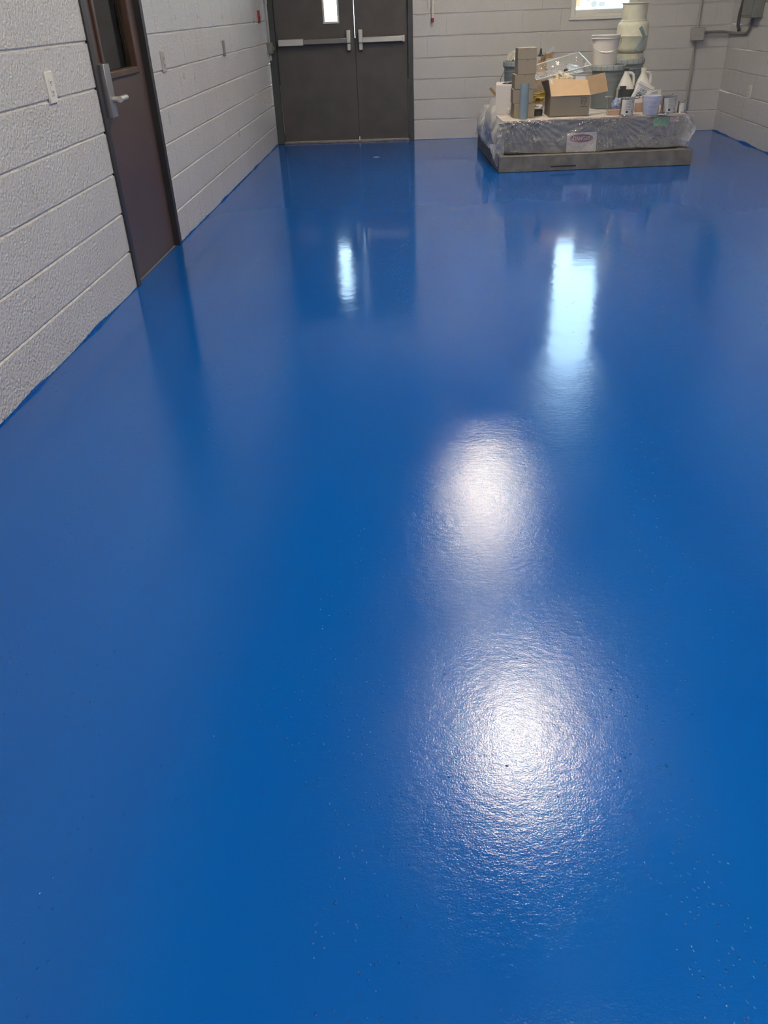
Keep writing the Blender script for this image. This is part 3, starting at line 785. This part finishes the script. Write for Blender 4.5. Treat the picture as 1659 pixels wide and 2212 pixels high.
# ---------------------------------------------------------------- open carton
oc = empty('open_carton', (2.987, -1.86, TZ), YAW*0.6, 'open brown carton with raised flaps at the front of the plastic covered load', 'box')
w, dpt, h = 0.352, 0.28, 0.165
cb = MB()
cb.box(-w/2, w/2, -dpt/2, -dpt/2+0.006, 0, h); cb.box(-w/2, w/2, dpt/2-0.006, dpt/2, 0, h)
cb.box(-w/2, -w/2+0.006, -dpt/2+0.006, dpt/2-0.006, 0, h); cb.box(w/2-0.006, w/2, -dpt/2+0.006, dpt/2-0.006, 0, h); cb.box(-w/2, w/2, -dpt/2, dpt/2, 0, 0.005)
cb.build('carton', M_cardshade, oc)
MB().slab((-w/2+0.004, -dpt/2, h), (w/2-0.002, -dpt/2, h), (w/2-0.014, -dpt/2+0.095, h+0.112), (-w/2-0.016, -dpt/2+0.085, h+0.135), 0.004).build('front_flap', M_cardlit, oc)
MB().slab((w/2, -dpt/2+0.01, h), (w/2+0.200, -dpt/2+0.20, h+0.008), (w/2+0.165, -dpt/2+0.245, h+0.155), (w/2-0.034, -dpt/2+0.05, h+0.142), 0.004).build('side_flap', M_cardlit, oc)
MB().slab((-w/2, -dpt/2+0.01, h), (-w/2, dpt/2-0.01, h), (-w/2-0.05, dpt/2-0.01, h+0.10), (-w/2-0.028, -dpt/2+0.02, h+0.13), 0.004).build('side_flap', M_cardshade, oc)
st_ = MB().slab((-w/2-0.010, -dpt/2+0.0495, h+0.085), (-w/2+0.022, -dpt/2+0.051, h+0.085), (-w/2+0.016, -dpt/2+0.078, h+0.13), (-w/2-0.014, -dpt/2+0.078, h+0.13), -0.003); st_.build('white_sticker', M_whitecard, oc)
st_ = MB().slab((-w/2-0.004, -dpt/2+0.034, h+0.055), (-w/2+0.022, -dpt/2+0.034, h+0.055), (-w/2+0.020, -dpt/2+0.050, h+0.082), (-w/2-0.006, -dpt/2+0.050, h+0.082), -0.003); st_.build('dark_sticker', M_ink, oc)
pm = MB()
for k, xx in enumerate((0.098, 0.112, 0.130, 0.144)):
    pm.box(xx, xx+0.005, -dpt/2-0.0008, -dpt/2+0.001, h-0.078 + 0.012*(k in (0, 3)), h-0.030)
pm.box(0.094, 0.156, -dpt/2-0.0008, -dpt/2+0.001, h-0.092, h-0.086); pm.box(0.092, 0.150, -dpt/2-0.0008, -dpt/2+0.001, h-0.022, h-0.018)
pm.build('printed_mark', M_ink, oc)
def blob(c, s, seed, amp, sub=3, freq=2.2, zmin=-9.0):
    bm = bmesh.new(); bmesh.ops.create_icosphere(bm, subdivisions=sub, radius=1.0)
    vs = []; idx = {}
    for i, v in enumerate(bm.verts):
        idx[v] = i; k = 1 + amp*(abs(noise.noise(v.co*freq + Vector((seed, seed*2, 0))))*2 - 0.6) + amp*0.4*noise.noise(v.co*freq*2.6 + Vector((seed, 0, 3)))
        vs.append((c[0]+v.co.x*s[0]*k, c[1]+v.co.y*s[1]*k, max(zmin, c[2]+v.co.z*s[2]*k)))
    fs = [tuple(idx[v] for v in f.verts) for f in bm.faces]; bm.free()
    m = MB(); m.add(vs, fs); return m
tag(blob((0,0,0.0), (0.095, 0.055, 0.075), 3.3, 0.5, 4).build('crumpled_paper', M_paper, loc=(2.950, -1.800, 0.672), smooth=12), 'crumpled cream paper poking out of the open brown carton', 'paper')
tag(MB().slab((-0.05, 0, 0), (0.04, 0, 0), (0.04, 0.02, 0.17), (-0.05, 0.02, 0.17), 0.006).build('white_pad', M_printwhite, loc=(3.114, -1.785, 0.545), rz=0), 'white pad standing in the right side of the open brown carton', 'pad')

# ---------------------------------------------------------------- white box, pails, tank
wb = empty('white_box', (2.455, -1.50, TZ), -0.10, 'tall white box with an oval hole in its top, left of the tan stack', 'box')
w, dpt, h = 0.168, 0.36, 0.243
MB().box(-w/2, w/2, -dpt/2, dpt/2, 0, h).build('carton', M_whitecard, wb, bevel=0.003)
ho = MB().lathe([(0,0),(1,0),(1,0.001),(0,0.001)], 36); ho.xform(Matrix.Translation((0.028, 0.0, h+0.0003)) @ Matrix.Diagonal((0.055, 0.10, 1, 1))); ho.build('oval_hole', M_slot, wb)
tu = MB().slab((0.005, -0.085, h+0.0015), (0.022, 0.02, h+0.0015), (0.045, 0.04, h+0.012), (0.028, -0.06, h+0.012), 0.002); tu.build('hole_flap', M_whitecard, wb)
MB().box(w/2-0.0005, w/2+0.001, -dpt/2+0.02, dpt/2-0.02, 0.09, 0.20).build('side_print', M_bluepk, wb)
tag(MB().slab((-0.012,0,0),(0.012,0,0.012),(-0.085,0,0.115),(-0.108,0,0.10),0.008).build('stir_stick', M_woodbrown, loc=(2.428, -1.282, 0.50)), 'brown wooden stir stick leaning out behind the white box', 'stick')
tag(blob((0,0,0.03), (0.022,0.022,0.03), 8.1, 0.3, 3, 2.2, 0.0).build('white_rag', M_whitecard, loc=(2.475, -1.77, TZ+0.004)), 'small white rag on the plastic at the foot of the white box', 'rag')

def pail(name, loc, label, rt_, rb, h, m, lid=None, rz=0.0, ribs=True, bail=None, openm=None, cat='pail', group=None):
    r = empty(name, loc, rz, label, cat, group)
    t = 0.004
    pr = [(0, 0), (rb-0.004, 0), (rb, 0.004)]
    rr = lambda z: rb + (rt_-rb)*z/h
    if ribs:
        for zz in (h*0.66, h*0.78):
            pr += [(rr(zz), zz), (rr(zz)+0.006, zz+0.002), (rr(zz)+0.006, zz+0.009), (rr(zz), zz+0.011)]
    pr += [(rr(h*0.88), h*0.88), (rt_+0.007, h*0.885), (rt_+0.007, h*0.905), (rt_, h*0.91), (rt_, h*0.975), (rt_+0.006, h*0.978), (rt_+0.006, h), (rt_-t, h)]
    if lid is None: pr += [(rt_-t-0.002, h-0.01), (rr(h*0.2)-t, h*0.2), (0, h*0.2)]
    MB().lathe(pr, 48).build('pail_body', m, r, smooth=30)
    if lid is not None:
        lp = [(rt_+0.002, h-0.035), (rt_+0.012, h-0.033), (rt_+0.012, h+0.002), (rt_+0.008, h+0.008), (rt_-0.006, h+0.008), (rt_-0.012, h-0.004), (0, h-0.004)]
        l = MB().lathe(lp, 48).build('lid', lid, r, smooth=30)
    if bail:
        side, drop = bail
        pts = []
        for k in range(25):
            a = PI*k/24
            ca = math.cos(a)
            pts.append(((rt_+0.012)*ca, -(rt_+0.03)*math.sin(a)*side, h*0.86 - drop*math.sin(a)))
        b = MB().tube(pts, 0.0028, 8).build('bail_handle', M_alu, r)
        gpts = pts[9:16]; MB().tube(gpts, 0.009, 10).build('hand_grip', m, b)
    return r
lp = pail('grey_pail', (2.640, -0.930, TZ), 'grey pail topped with white cotton strands, behind the tall tan box stack', 0.148, 0.132, 0.385, M_pail, lid=M_paillid)
MB().tube([(-0.150, -0.02, 0.30), (-0.178, -0.03, 0.25), (-0.185, -0.03, 0.19), (-0.175, -0.03, 0.13), (-0.155, -0.03, 0.09)], 0.003, 8).build('bail_handle', M_cable, lp)
mop = MB(); rnd = random.Random(5)
for k in range(60):
    a = rnd.uniform(0, 2*PI); r0 = rnd.uniform(0.02, 0.10); pts = []
    da = rnd.uniform(-1.4, 1.4); zz = rnd.uniform(0.02, 0.055)
    for i in range(9):
        t = i/8; rr = r0 + (0.125 - r0)*t*rnd.uniform(0.9, 1.0)
        pts.append((rr*math.cos(a+da*t), rr*math.sin(a+da*t), 0.008 + (zz + 0.05*(1-rr/0.13))*math.sin(PI*min(1, 0.25+t*0.75)) ))
    mop.tube(pts, 0.006, 6)
tag(mop.build('mop_head', M_rope, loc=(2.640, -0.930, TZ+0.393)), 'heap of white cotton mop strands on the grey pail at the left', 'mop head')

pail('grey_pail', (3.425, -1.40, TZ), 'grey pail carrying the white pail, behind the open brown carton', 0.150, 0.134, 0.352, M_pail, lid=M_paillid)
pail('white_pail', (3.378, -1.40, TZ+0.3605), 'white pail with a wire handle standing on a grey pail', 0.126, 0.108, 0.240, M_whitepail, ribs=False, bail=(1, 0.10), rz=-0.10)
pail('grey_pail', (3.690, -1.02, TZ), 'grey lidded pail under the cream gas tank by the back wall', 0.146, 0.130, 0.375, M_pail, lid=M_paillid)
tk = empty('gas_tank', (3.700, -1.02, TZ+0.3835), 0.0, 'cream gas tank with a wide collar standing on a grey pail below the window', 'tank')
fr_ = MB().lathe([(0.118,0),(0.124,0),(0.126,0.045),(0.120,0.045),(0.118,0.0)], 48).build('foot_ring', M_cream, tk)
body = [(0.0,0.035),(0.07,0.036),(0.115,0.046),(0.138,0.068),(0.147,0.10),(0.148,0.185),(0.1495,0.187),(0.1495,0.191),(0.148,0.193),(0.148,0.262),(0.142,0.286),(0.128,0.304),(0.09,0.315),(0.0,0.318)]
MB().lathe(body, 56).build('tank_body', M_cream, tk, smooth=40)
MB().lathe([(0.121,0.300),(0.121,0.315),(0.116,0.322),(0.117,0.445),(0.124,0.450),(0.126,0.455),(0.121,0.458),(0.113,0.452),(0.112,0.318)], 48).build('collar', M_cream, tk)
def wrap(mb, r, pts, wdt, n=10):
    """stroke of given width along angle/height points on a cylinder of radius r"""
    for (a0, z0), (a1, z1) in zip(pts[:-1], pts[1:]):
        dx, dz = (a1-a0)*r, z1-z0; l = math.hypot(dx, dz); ox, oz = -dz/l*wdt/2, dx/l*wdt/2
        for i in range(n):
            q = []
            for t, sgn in ((i/n, -1), ((i+1)/n, -1), ((i+1)/n, 1), (i/n, 1)):
                a = a0 + (a1-a0)*t + sgn*ox/r; zz = z0 + dz*t + sgn*oz
                q.append((r*math.cos(a), r*math.sin(a), zz))
            mb.quad(*q)
    return mb
ch = wrap(MB(), 0.1502, [(-1.34, 0.262), (-0.93, 0.180), (-1.40, 0.075)], 0.034, 14); ch.build('chevron_mark', M_chev, tk)

# ---------------------------------------------------------------- paint tray, bag and tools
def tray():
    TL, TR, BR, BL = Vector((2.725, -1.30, 0.780)), Vector((3.161, -1.25, 0.878)), Vector((3.224, -1.60, 0.788)), Vector((2.718, -1.70, 0.692))
    org = (TL+TR+BR+BL)/4
    nrm = (TR-TL).cross(BL-TL).normalized()
    if nrm.z < 0: nrm = -nrm
    def P(u, v, d):
        return (BL*(1-u)*(1-v) + BR*u*(1-v) + TR*u*v + TL*(1-u)*v) - nrm*d - org
    mb = MB(); nu, nv = 40, 24; vs = []; fs = []
    for i in range(nu+1):
        for j in range(nv+1):
            u, v = i/nu, j/nv; e = min(u, 1-u, v*0.7, (1-v)*0.7)
            dep = 0.055*min(1, max(0, (e-0.02)/0.07)) * (0.55+0.6*u)
            if 0.14 < v < 0.86 and 0.12 < u < 0.62: dep += 0.006*(1 if int((u*2.0 + abs(v-0.5))*14) % 2 else 0)
            vs.append(P(u, v, dep))
    for i in range(nu):
        for j in range(nv):
            a = i*(nv+1)+j; fs.append((a, a+nv+1, a+nv+2, a+1))
    mb.add(vs, fs)
    r = empty('paint_tray', org, 0, 'clear plastic paint tray tilted behind the open brown carton', 'tray')
    mb.build('tray_basin', M_tray, r, smooth=40)
    ring = []
    for a, b in (((0,0),(1,0)), ((1,0),(1,1)), ((1,1),(0,1)), ((0,1),(0,0))):
        for k in range(12):
            t = k/12; ring.append(P(a[0]+(b[0]-a[0])*t, a[1]+(b[1]-a[1])*t, -0.002))
    MB().tube(ring, 0.0055, 8, closed=True).build('tray_rim', M_trayrim, r)
    rib = MB()
    for k in range(4):
        rib.tube([P(0.56+0.03*k, 0.30+0.12*k, 0.05), P(0.66+0.03*k, 0.42+0.12*k, 0.045)], 0.003, 6)
    rib.build('tray_ribs', M_trayrim, r)
    k_ = blob(tuple(P(0.55, 0.06, -0.006)), (0.020, 0.018, 0.017), 2.0, 0.25, 3).build('dark_knob', M_black, r)
tray()
bag = blob((0,0,0.20), (0.066, 0.036, 0.235), 6.4, 0.38, 4, 2.8, 0.0)
tag(bag.build('paper_bag', M_bagp, loc=(2.824, -1.215, TZ+0.004), smooth=14), 'crumpled brown paper bag standing between the tan stack and the open carton', 'bag')
bf = []
mbf = MB(); vs = []; fs = []
for i in range(15):
    for j in range(19):
        u, v = i/14, j/18
        vs.append(((u-0.5)*0.26*(1-0.25*v) + 0.02*noise.noise((u*4, v*4, 2)), -0.02 + 0.035*noise.noise((u*3, v*3, 8)) + 0.05*v, v*0.26))
for i in range(14):
    for j in range(18):
        a = i*19+j; fs.append((a, a+19, a+20, a+1))
mbf.add(vs, fs)
tag(mbf.build('plastic_bag', M_film, loc=(2.775, -1.675, TZ+0.004), smooth=60), 'crumpled clear plastic wrap standing behind the tan box stack and the open carton', 'plastic wrap')
cn = MB().lathe([(0,0),(0.026,0),(0.026,0.012),(0.014,0.02),(0.010,0.05),(0.006,0.066),(0,0.068)], 20)
tag(cn.build('nozzle_cone', M_black, loc=(2.816, -1.16, 0.852)), 'small black cone nozzle sticking up beside the top tan box', 'nozzle')
bl = empty('trowel', (2.880, -1.16, 0.845), 0, 'pale flat trowel blade poking up out of the brown paper bag', 'trowel')
MB().slab((-0.04, 0, 0.012), (0.062, 0, 0.046), (0.060, 0.0, 0.094), (-0.012, 0.0, 0.040), 0.004).build('blade', M_blade, bl)
MB().slab((-0.055, 0.004, -0.02), (0.052, 0.004, -0.01), (0.058, 0.004, 0.044), (-0.036, 0.004, 0.014), 0.012).build('brown_card_sleeve', M_bagp, bl)
gl = MB(); rnd = random.Random(11)
for k in range(7):
    z0 = 0.008 + 0.012*k; x0 = -0.055 + 0.006*k
    gl.tube([(x0, rnd.uniform(-.02,.02), z0), (x0+0.04, -0.015, z0+rnd.uniform(0.0,0.02)), (x0+0.11, rnd.uniform(-.02,.02), z0+rnd.uniform(0.005,0.03))], 0.0075, 8)
sp_ = empty('tie_strap', (2.724, -1.732, TZ+0.085), 0, 'bundle of yellow strap behind the left edge of the open carton', 'strap')
gl.build('webbing', M_yellow, sp_)
MB().box(-0.01, 0.03, -0.03, -0.018, 0.03, 0.05).build('dark_buckle', M_black, sp_, bevel=0.003)
blob((0,0,-0.035), (0.035,0.03,0.05), 4.7, 0.2, 3, 2.2, -0.08).build('wrapped_base', M_bagp, sp_)
rl_ = empty('tape_roll', (2.725, -1.83, TZ), 0, 'dark roll with white paper over it to the right of the tan stack', 'tape roll')
r_ = MB().lathe([(0.022,0),(0.05,0),(0.05,0.045),(0.022,0.045),(0.022,0)], 28); r_.build('roll', M_black, rl_)
blob((0.0,0.0,0.068), (0.055,0.045,0.022), 9.2, 0.45).build('paper_cover', M_whitecard, rl_)

# ---------------------------------------------------------------- right-hand clutter
def small_tool():
    r = empty('scraper', (3.345, -1.93, TZ), 0, 'small dark T-shaped tool standing right of the open carton', 'tool')
    MB().tube([(0,0,0.0),(0,0,0.135)], 0.008, 10).build('shaft', M_greybox, r)
    MB().box(-0.030, 0.034, -0.012, 0.012, 0.135, 0.146).build('cross_bar', M_steel, r, bevel=0.003)
small_tool()
tag(MB().slab((0,0,0),(0.012,0,0.0),(0.085,0,0.075),(0.078,0,0.08),0.006).build('thin_stick', M_woodbrown, loc=(3.352, -1.615, 0.610)), 'thin stick poking up right of the raised carton flap', 'stick')
pk = blob((0,0,0.055), (0.058, 0.03, 0.058), 1.7, 0.22, 4)
tag(pk.build('printed_package', M_bluepk, loc=(3.462, -1.79, TZ+0.002)), 'blue and white printed package behind the left steel can', 'package')
pinks = [(3.40, -1.98, 0.13, 0.05, 0.040, 'pinkish carton flat lying left of the front steel can'), (3.665, -1.83, 0.10, 0.05, 0.075, 'pinkish carton standing behind the printed measuring cup'), (3.800, -1.80, 0.07, 0.05, 0.065, 'pinkish carton between the measuring cup and the taller can')]
for x, y, w_, d_, h_, lb in pinks:
    tag(MB().box(-w_/2, w_/2, -d_/2, d_/2, 0, h_).build('small_carton', M_pink, loc=(x, y, TZ), rz=YAW, bevel=0.003), lb, 'box')

def jug(loc, label, capm, dark, rz=0.0):
    r = empty('plastic_jug', loc, rz, label, 'jug')
    secs = [(0.0,0.062,0.062,0,0,4.0),(0.006,0.072,0.070,0,0,4.0),(0.12,0.073,0.071,0,0,4.2),(0.175,0.072,0.070,0,0,3.4),(0.205,0.064,0.060,-0.002,0,2.8),(0.245,0.046,0.044,-0.006,0,2.2),(0.285,0.026,0.028,-0.008,0,2.0),(0.305,0.020,0.020,-0.008,0,2.0),(0.318,0.020,0.020,-0.008,0,2.0)]
    b = MB().loft(secs, 32).build('jug_body', M_jug, r, smooth=50)
    MB().lathe([(0,0),(0.023,0),(0.023,0.020),(0.020,0.023),(0,0.023)], 24, (-0.008,0,0.316)).build('cap', capm, r)
    hp = [(0.010,-0.012,0.302),(0.036,-0.016,0.300),(0.054,-0.018,0.284),(0.060,-0.020,0.255),(0.062,-0.020,0.222),(0.060,-0.02,0.195)]
    MB().tube(hp, [0.010,0.011,0.011,0.011,0.012,0.014], 12).build('handle', M_jug, r)
    if dark:
        s2 = [(0.012,0.0735,0.0722,0,0,4.0),(0.12,0.0742,0.0722,0,0,4.2),(0.172,0.0735,0.0715,0,0,3.6)]
        MB().loft(s2, 32).build('dark_contents', M_jugdark, b)
        MB().slab((-0.076,-0.05,0.03),(-0.076,0.03,0.03),(-0.076,0.03,0.18),(-0.076,-0.05,0.18),0.002).build('pale_label', M_paperlab, b)
        MB().box(-0.07, -0.012, -0.0728, -0.069, 0.170, 0.200).build('label_step', M_jugdark, b)
    return r
jug((3.562, -1.60, TZ), 'milky jug with a black cap and dark lower half, behind the front cans', M_blackcap, True)
jug((3.712, -1.62, TZ), 'milky jug with a cream cap and no label, behind the leaning printed carton', M_creamcap, False)
pc = empty('printed_carton', (3.655, -1.765, TZ+0.002), 0.0, 'white carton with teal print leaning against the cream-capped jug', 'carton')
ang = math.radians(-24)
Rm = Matrix.Translation((0.0, 0.0, 0.075)) @ Matrix.Rotation(-ang, 4, 'Y')
cw_, ch_ = 0.165, 0.232
pc_b = MB().box(-cw_/2+0.012, cw_/2-0.012, 0.0, 0.05, -ch_/2+0.030, ch_/2-0.03); pc_b.box(-cw_/2+0.004, cw_/2-0.004, -0.004, 0.054, ch_/2-0.03, ch_/2)
pc_b.xform(Matrix.Translation((0.014, 0.0, 0.112)) @ Matrix.Rotation(-ang, 4, 'Y')).build('carton_body', M_printwhite, pc, bevel=0.004)
T2 = Matrix.Translation((0.014, -0.0008, 0.112)) @ Matrix.Translation((0.0, 0.0, 0.0)) @ Matrix.Rotation(-ang, 4, 'Y')
pr = MB()
pr.box(-0.045, 0.045, -0.0008, 0.0, 0.038, 0.041); pr.box(-0.05, 0.040, -0.0008, 0.0, -0.022, -0.014); pr.box(-0.05, 0.040, -0.0008, 0.0, -0.034, -0.029); pr.box(0.050, 0.058, -0.0008, 0.0, -0.045, 0.0)
pr.xform(T2 @ Matrix.Translation((0, 0, 0.034))).build('printed_bands', M_teal, pc)
def on_carton(s, size, x, z, bold):
    o = text(s, size, 'printed_letters', M_teal, pc, (0,0,0), bold=bold)
    o.matrix_local = T2 @ Matrix.Translation((x, -0.0006, z+0.034)) @ Matrix.Rotation(PI/2, 4, 'X')
on_carton('CPL3', 0.030, -0.005, 0.018, 0.0003)
on_carton('EPOXYIZE', 0.016, -0.005, -0.006, 0.0005)
on_carton('2', 0.032, -0.045, -0.045, 0.0006)
tag(MB().slab((-0.06,0,0.0),(0.03,0,0.022),(0.06,0,0.03),(-0.05,0,0.028),0.004).add([(0.03,0,-0.02),(0.06,0,-0.015),(0.06,0,0.03),(0.03,0,0.022)],[(0,1,2,3)]).build('card_strip', M_vinyl, loc=(3.905, -1.33, 0.515)), 'pale card strip sticking out right of the cream-capped jug', 'card')

def can(loc, r0, h, label, bail=False, ring=False, lab=True, rz=0.0, dark_side=True):
    r = empty('steel_can', loc, rz, label, 'can', None)
    pr = [(0,0.003),(r0-0.004,0.003),(r0-0.002,0),(r0+0.002,0),(r0+0.002,0.004),(r0,0.007),(r0,h-0.008),(r0+0.002,h-0.005),(r0+0.002,h),(r0-0.005,h),(r0-0.006,h-0.006),(r0-0.016,h-0.006),(r0-0.017,h-0.002),(0,h-0.002)]
    b = MB().lathe(pr, 40).build('can_body', M_tin, r, smooth=30)
    c = -PI/2 - 0.22 + 0.16
    if lab:
        MB().lathe([(r0+0.0006, 0.012), (r0+0.0006, h-0.014)], 24, a0=c-1.0, a1=c+0.95).build('paper_label', M_paperlab, r)
        ln = MB()
        for k in range(5): ln.lathe([(r0+0.0011, h*0.45+k*h*0.085), (r0+0.0011, h*0.45+k*h*0.085+0.003)], 14, a0=c-0.35, a1=c+0.45)
        ln.lathe([(r0+0.0011, h*0.36), (r0+0.0011, h*0.375)], 14, a0=c-0.45, a1=c+0.55)
        ln.build('label_lines', M_darkalu, r)
        for (q0, q1, qa, qb) in ((0.16, 0.29, -0.25, 0.05), (0.74, 0.86, 0.62, 0.74), (0.2, 0.32, 0.62, 0.72)):
            MB().lathe([(r0+0.0012, h*q0), (r0+0.0012, h*q1)], 8, a0=c+qa, a1=c+qb).build('label_mark', M_ink, r)
    if bail:
        pts = [((r0+0.004)*math.cos(a) , -0.004, h-0.02) for a in (0,)]
        pts = [(r0-0.005, 0.0, h-0.012), (r0+0.018, -0.01, h-0.010), (r0+0.045, -0.012, h-0.002), (r0+0.060, -0.008, h+0.008), (r0+0.045, 0.004, h+0.012), (r0+0.015, 0.01, h+0.008)]
        bb = MB().tube(pts, 0.0035, 8).build('bail_handle', M_cable, r)
        MB().tube(pts[2:4], 0.006, 8).build('hand_grip', M_creamcap, bb)
    if ring:
        rp = [(0.014*math.cos(a)+0.020, 0.014*math.sin(a), h+0.006+0.010*(1+math.cos(a))*0.5) for a in [2*PI*k/16 for k in range(16)]]
        MB().tube(rp, 0.003, 6, closed=True).build('ring_pull', M_tin, r)
        MB().box(-0.015, 0.012, -0.012, 0.012, h-0.002, h+0.006).build('pull_tab', M_tin, r, bevel=0.002)
    return r
can((3.490, -2.040, TZ), 0.060, 0.140, 'labelled steel can with a wire handle, left of the measuring cup', bail=True, rz=0.0)
can((3.868, -1.985, TZ), 0.062, 0.138, 'labelled steel can with a ring on its lid, right of the measuring cup', ring=True, rz=0.1)
sc_ = can((3.990, -1.985, TZ), 0.037, 0.090, 'smallest steel can at the right end of the load', ring=False, lab=False)
MB().lathe([(0.0376, 0.010), (0.0376, 0.080)], 20, a0=-PI/2-0.9, a1=-PI/2+0.9).build('paper_label', M_paperlab, sc_)
MB().lathe([(0.0382, 0.014), (0.0382, 0.024)], 5, a0=-PI/2+0.45, a1=-PI/2+0.72).build('label_mark', M_ink, sc_)
MB().lathe([(0.0382, 0.068), (0.0382, 0.075)], 5, a0=-PI/2-0.7, a1=-PI/2-0.55).build('label_mark', M_ink, sc_)
MB().tube([(-0.012,0,0.094),(0.0,0.008,0.098),(0.018,0.004,0.096),(0.025,-0.004,0.093)], 0.0035, 6).build('lid_tab', M_tin, sc_)

mc = empty('measuring_cup', (3.703, -2.030, TZ), 0.0, 'translucent printed measuring cup between two steel cans', 'cup')
cu = MB().lathe([(0,0.0),(0.062,0.0),(0.064,0.003),(0.075,0.108),(0.079,0.110),(0.080,0.140),(0.083,0.146),(0.083,0.149),(0.078,0.149),(0.072,0.108),(0.061,0.006),(0,0.006)], 48).build('cup_body', M_cup, mc, smooth=35)
gr = MB(); rc = lambda z: 0.0645 + 0.0105*(z-0.003)/0.105 + 0.0005
for k in range(9):
    zz = 0.014 + k*0.010; gr.lathe([(rc(zz), zz), (rc(zz+0.002), zz+0.002)], 6, a0=-PI/2-0.95, a1=-PI/2-0.70)
for k in range(6):
    zz = 0.012 + k*0.009; gr.lathe([(rc(zz), zz), (rc(zz+0.0016), zz+0.0016)], 16, a0=-PI/2-0.45, a1=-PI/2+0.55)
for k in range(12):
    a = -PI/2 - 0.5 + k*0.1; gr.lathe([(rc(0.060), 0.060), (rc(0.074), 0.074)], 2, a0=a, a1=a+0.05)
gr.build('graduations', M_cupink, mc)
tx = text('ONE', 0.026, 'cup_word', M_cupink, mc, (0,0,0), ext=0.0001)
me = tx.data
for v in me.vertices:
    x, yv = v.co.x, v.co.y; a = -PI/2 + 0.05 + x/0.074; zz = 0.092 + yv; rr = rc(zz) + v.co.z
    v.co = (rr*math.cos(a), rr*math.sin(a), zz)
tx.rotation_euler = (0,0,0)
sv = MB(); vs = []; fs = []
for i in range(9):
    for j in range(5):
        u, v = i/8, j/4; vs.append(((u-0.5)*0.075 + 0.01*v, (v-0.5)*0.04, 0.006 + 0.012*abs(noise.noise((u*4, v*4, 3)))))
for i in range(8):
    for j in range(4):
        a = i*5+j; fs.append((a, a+5, a+6, a+1))
sv.add(vs, fs)
tag(sv.build('paper_scrap', M_printwhite, loc=(3.785, -2.10, TZ-0.004), solid=0.001), 'white paper scrap on the plastic right of the measuring cup', 'paper')

# ---------------------------------------------------------------- speck on the floor
tag(blob((0,0,0.003), (0.034,0.018,0.004), 5.5, 0.3).build('tape_scrap', M_beige, loc=(1.195, -1.147, 0.0)), 'small beige scrap lying on the blue floor before the double door', 'scrap')
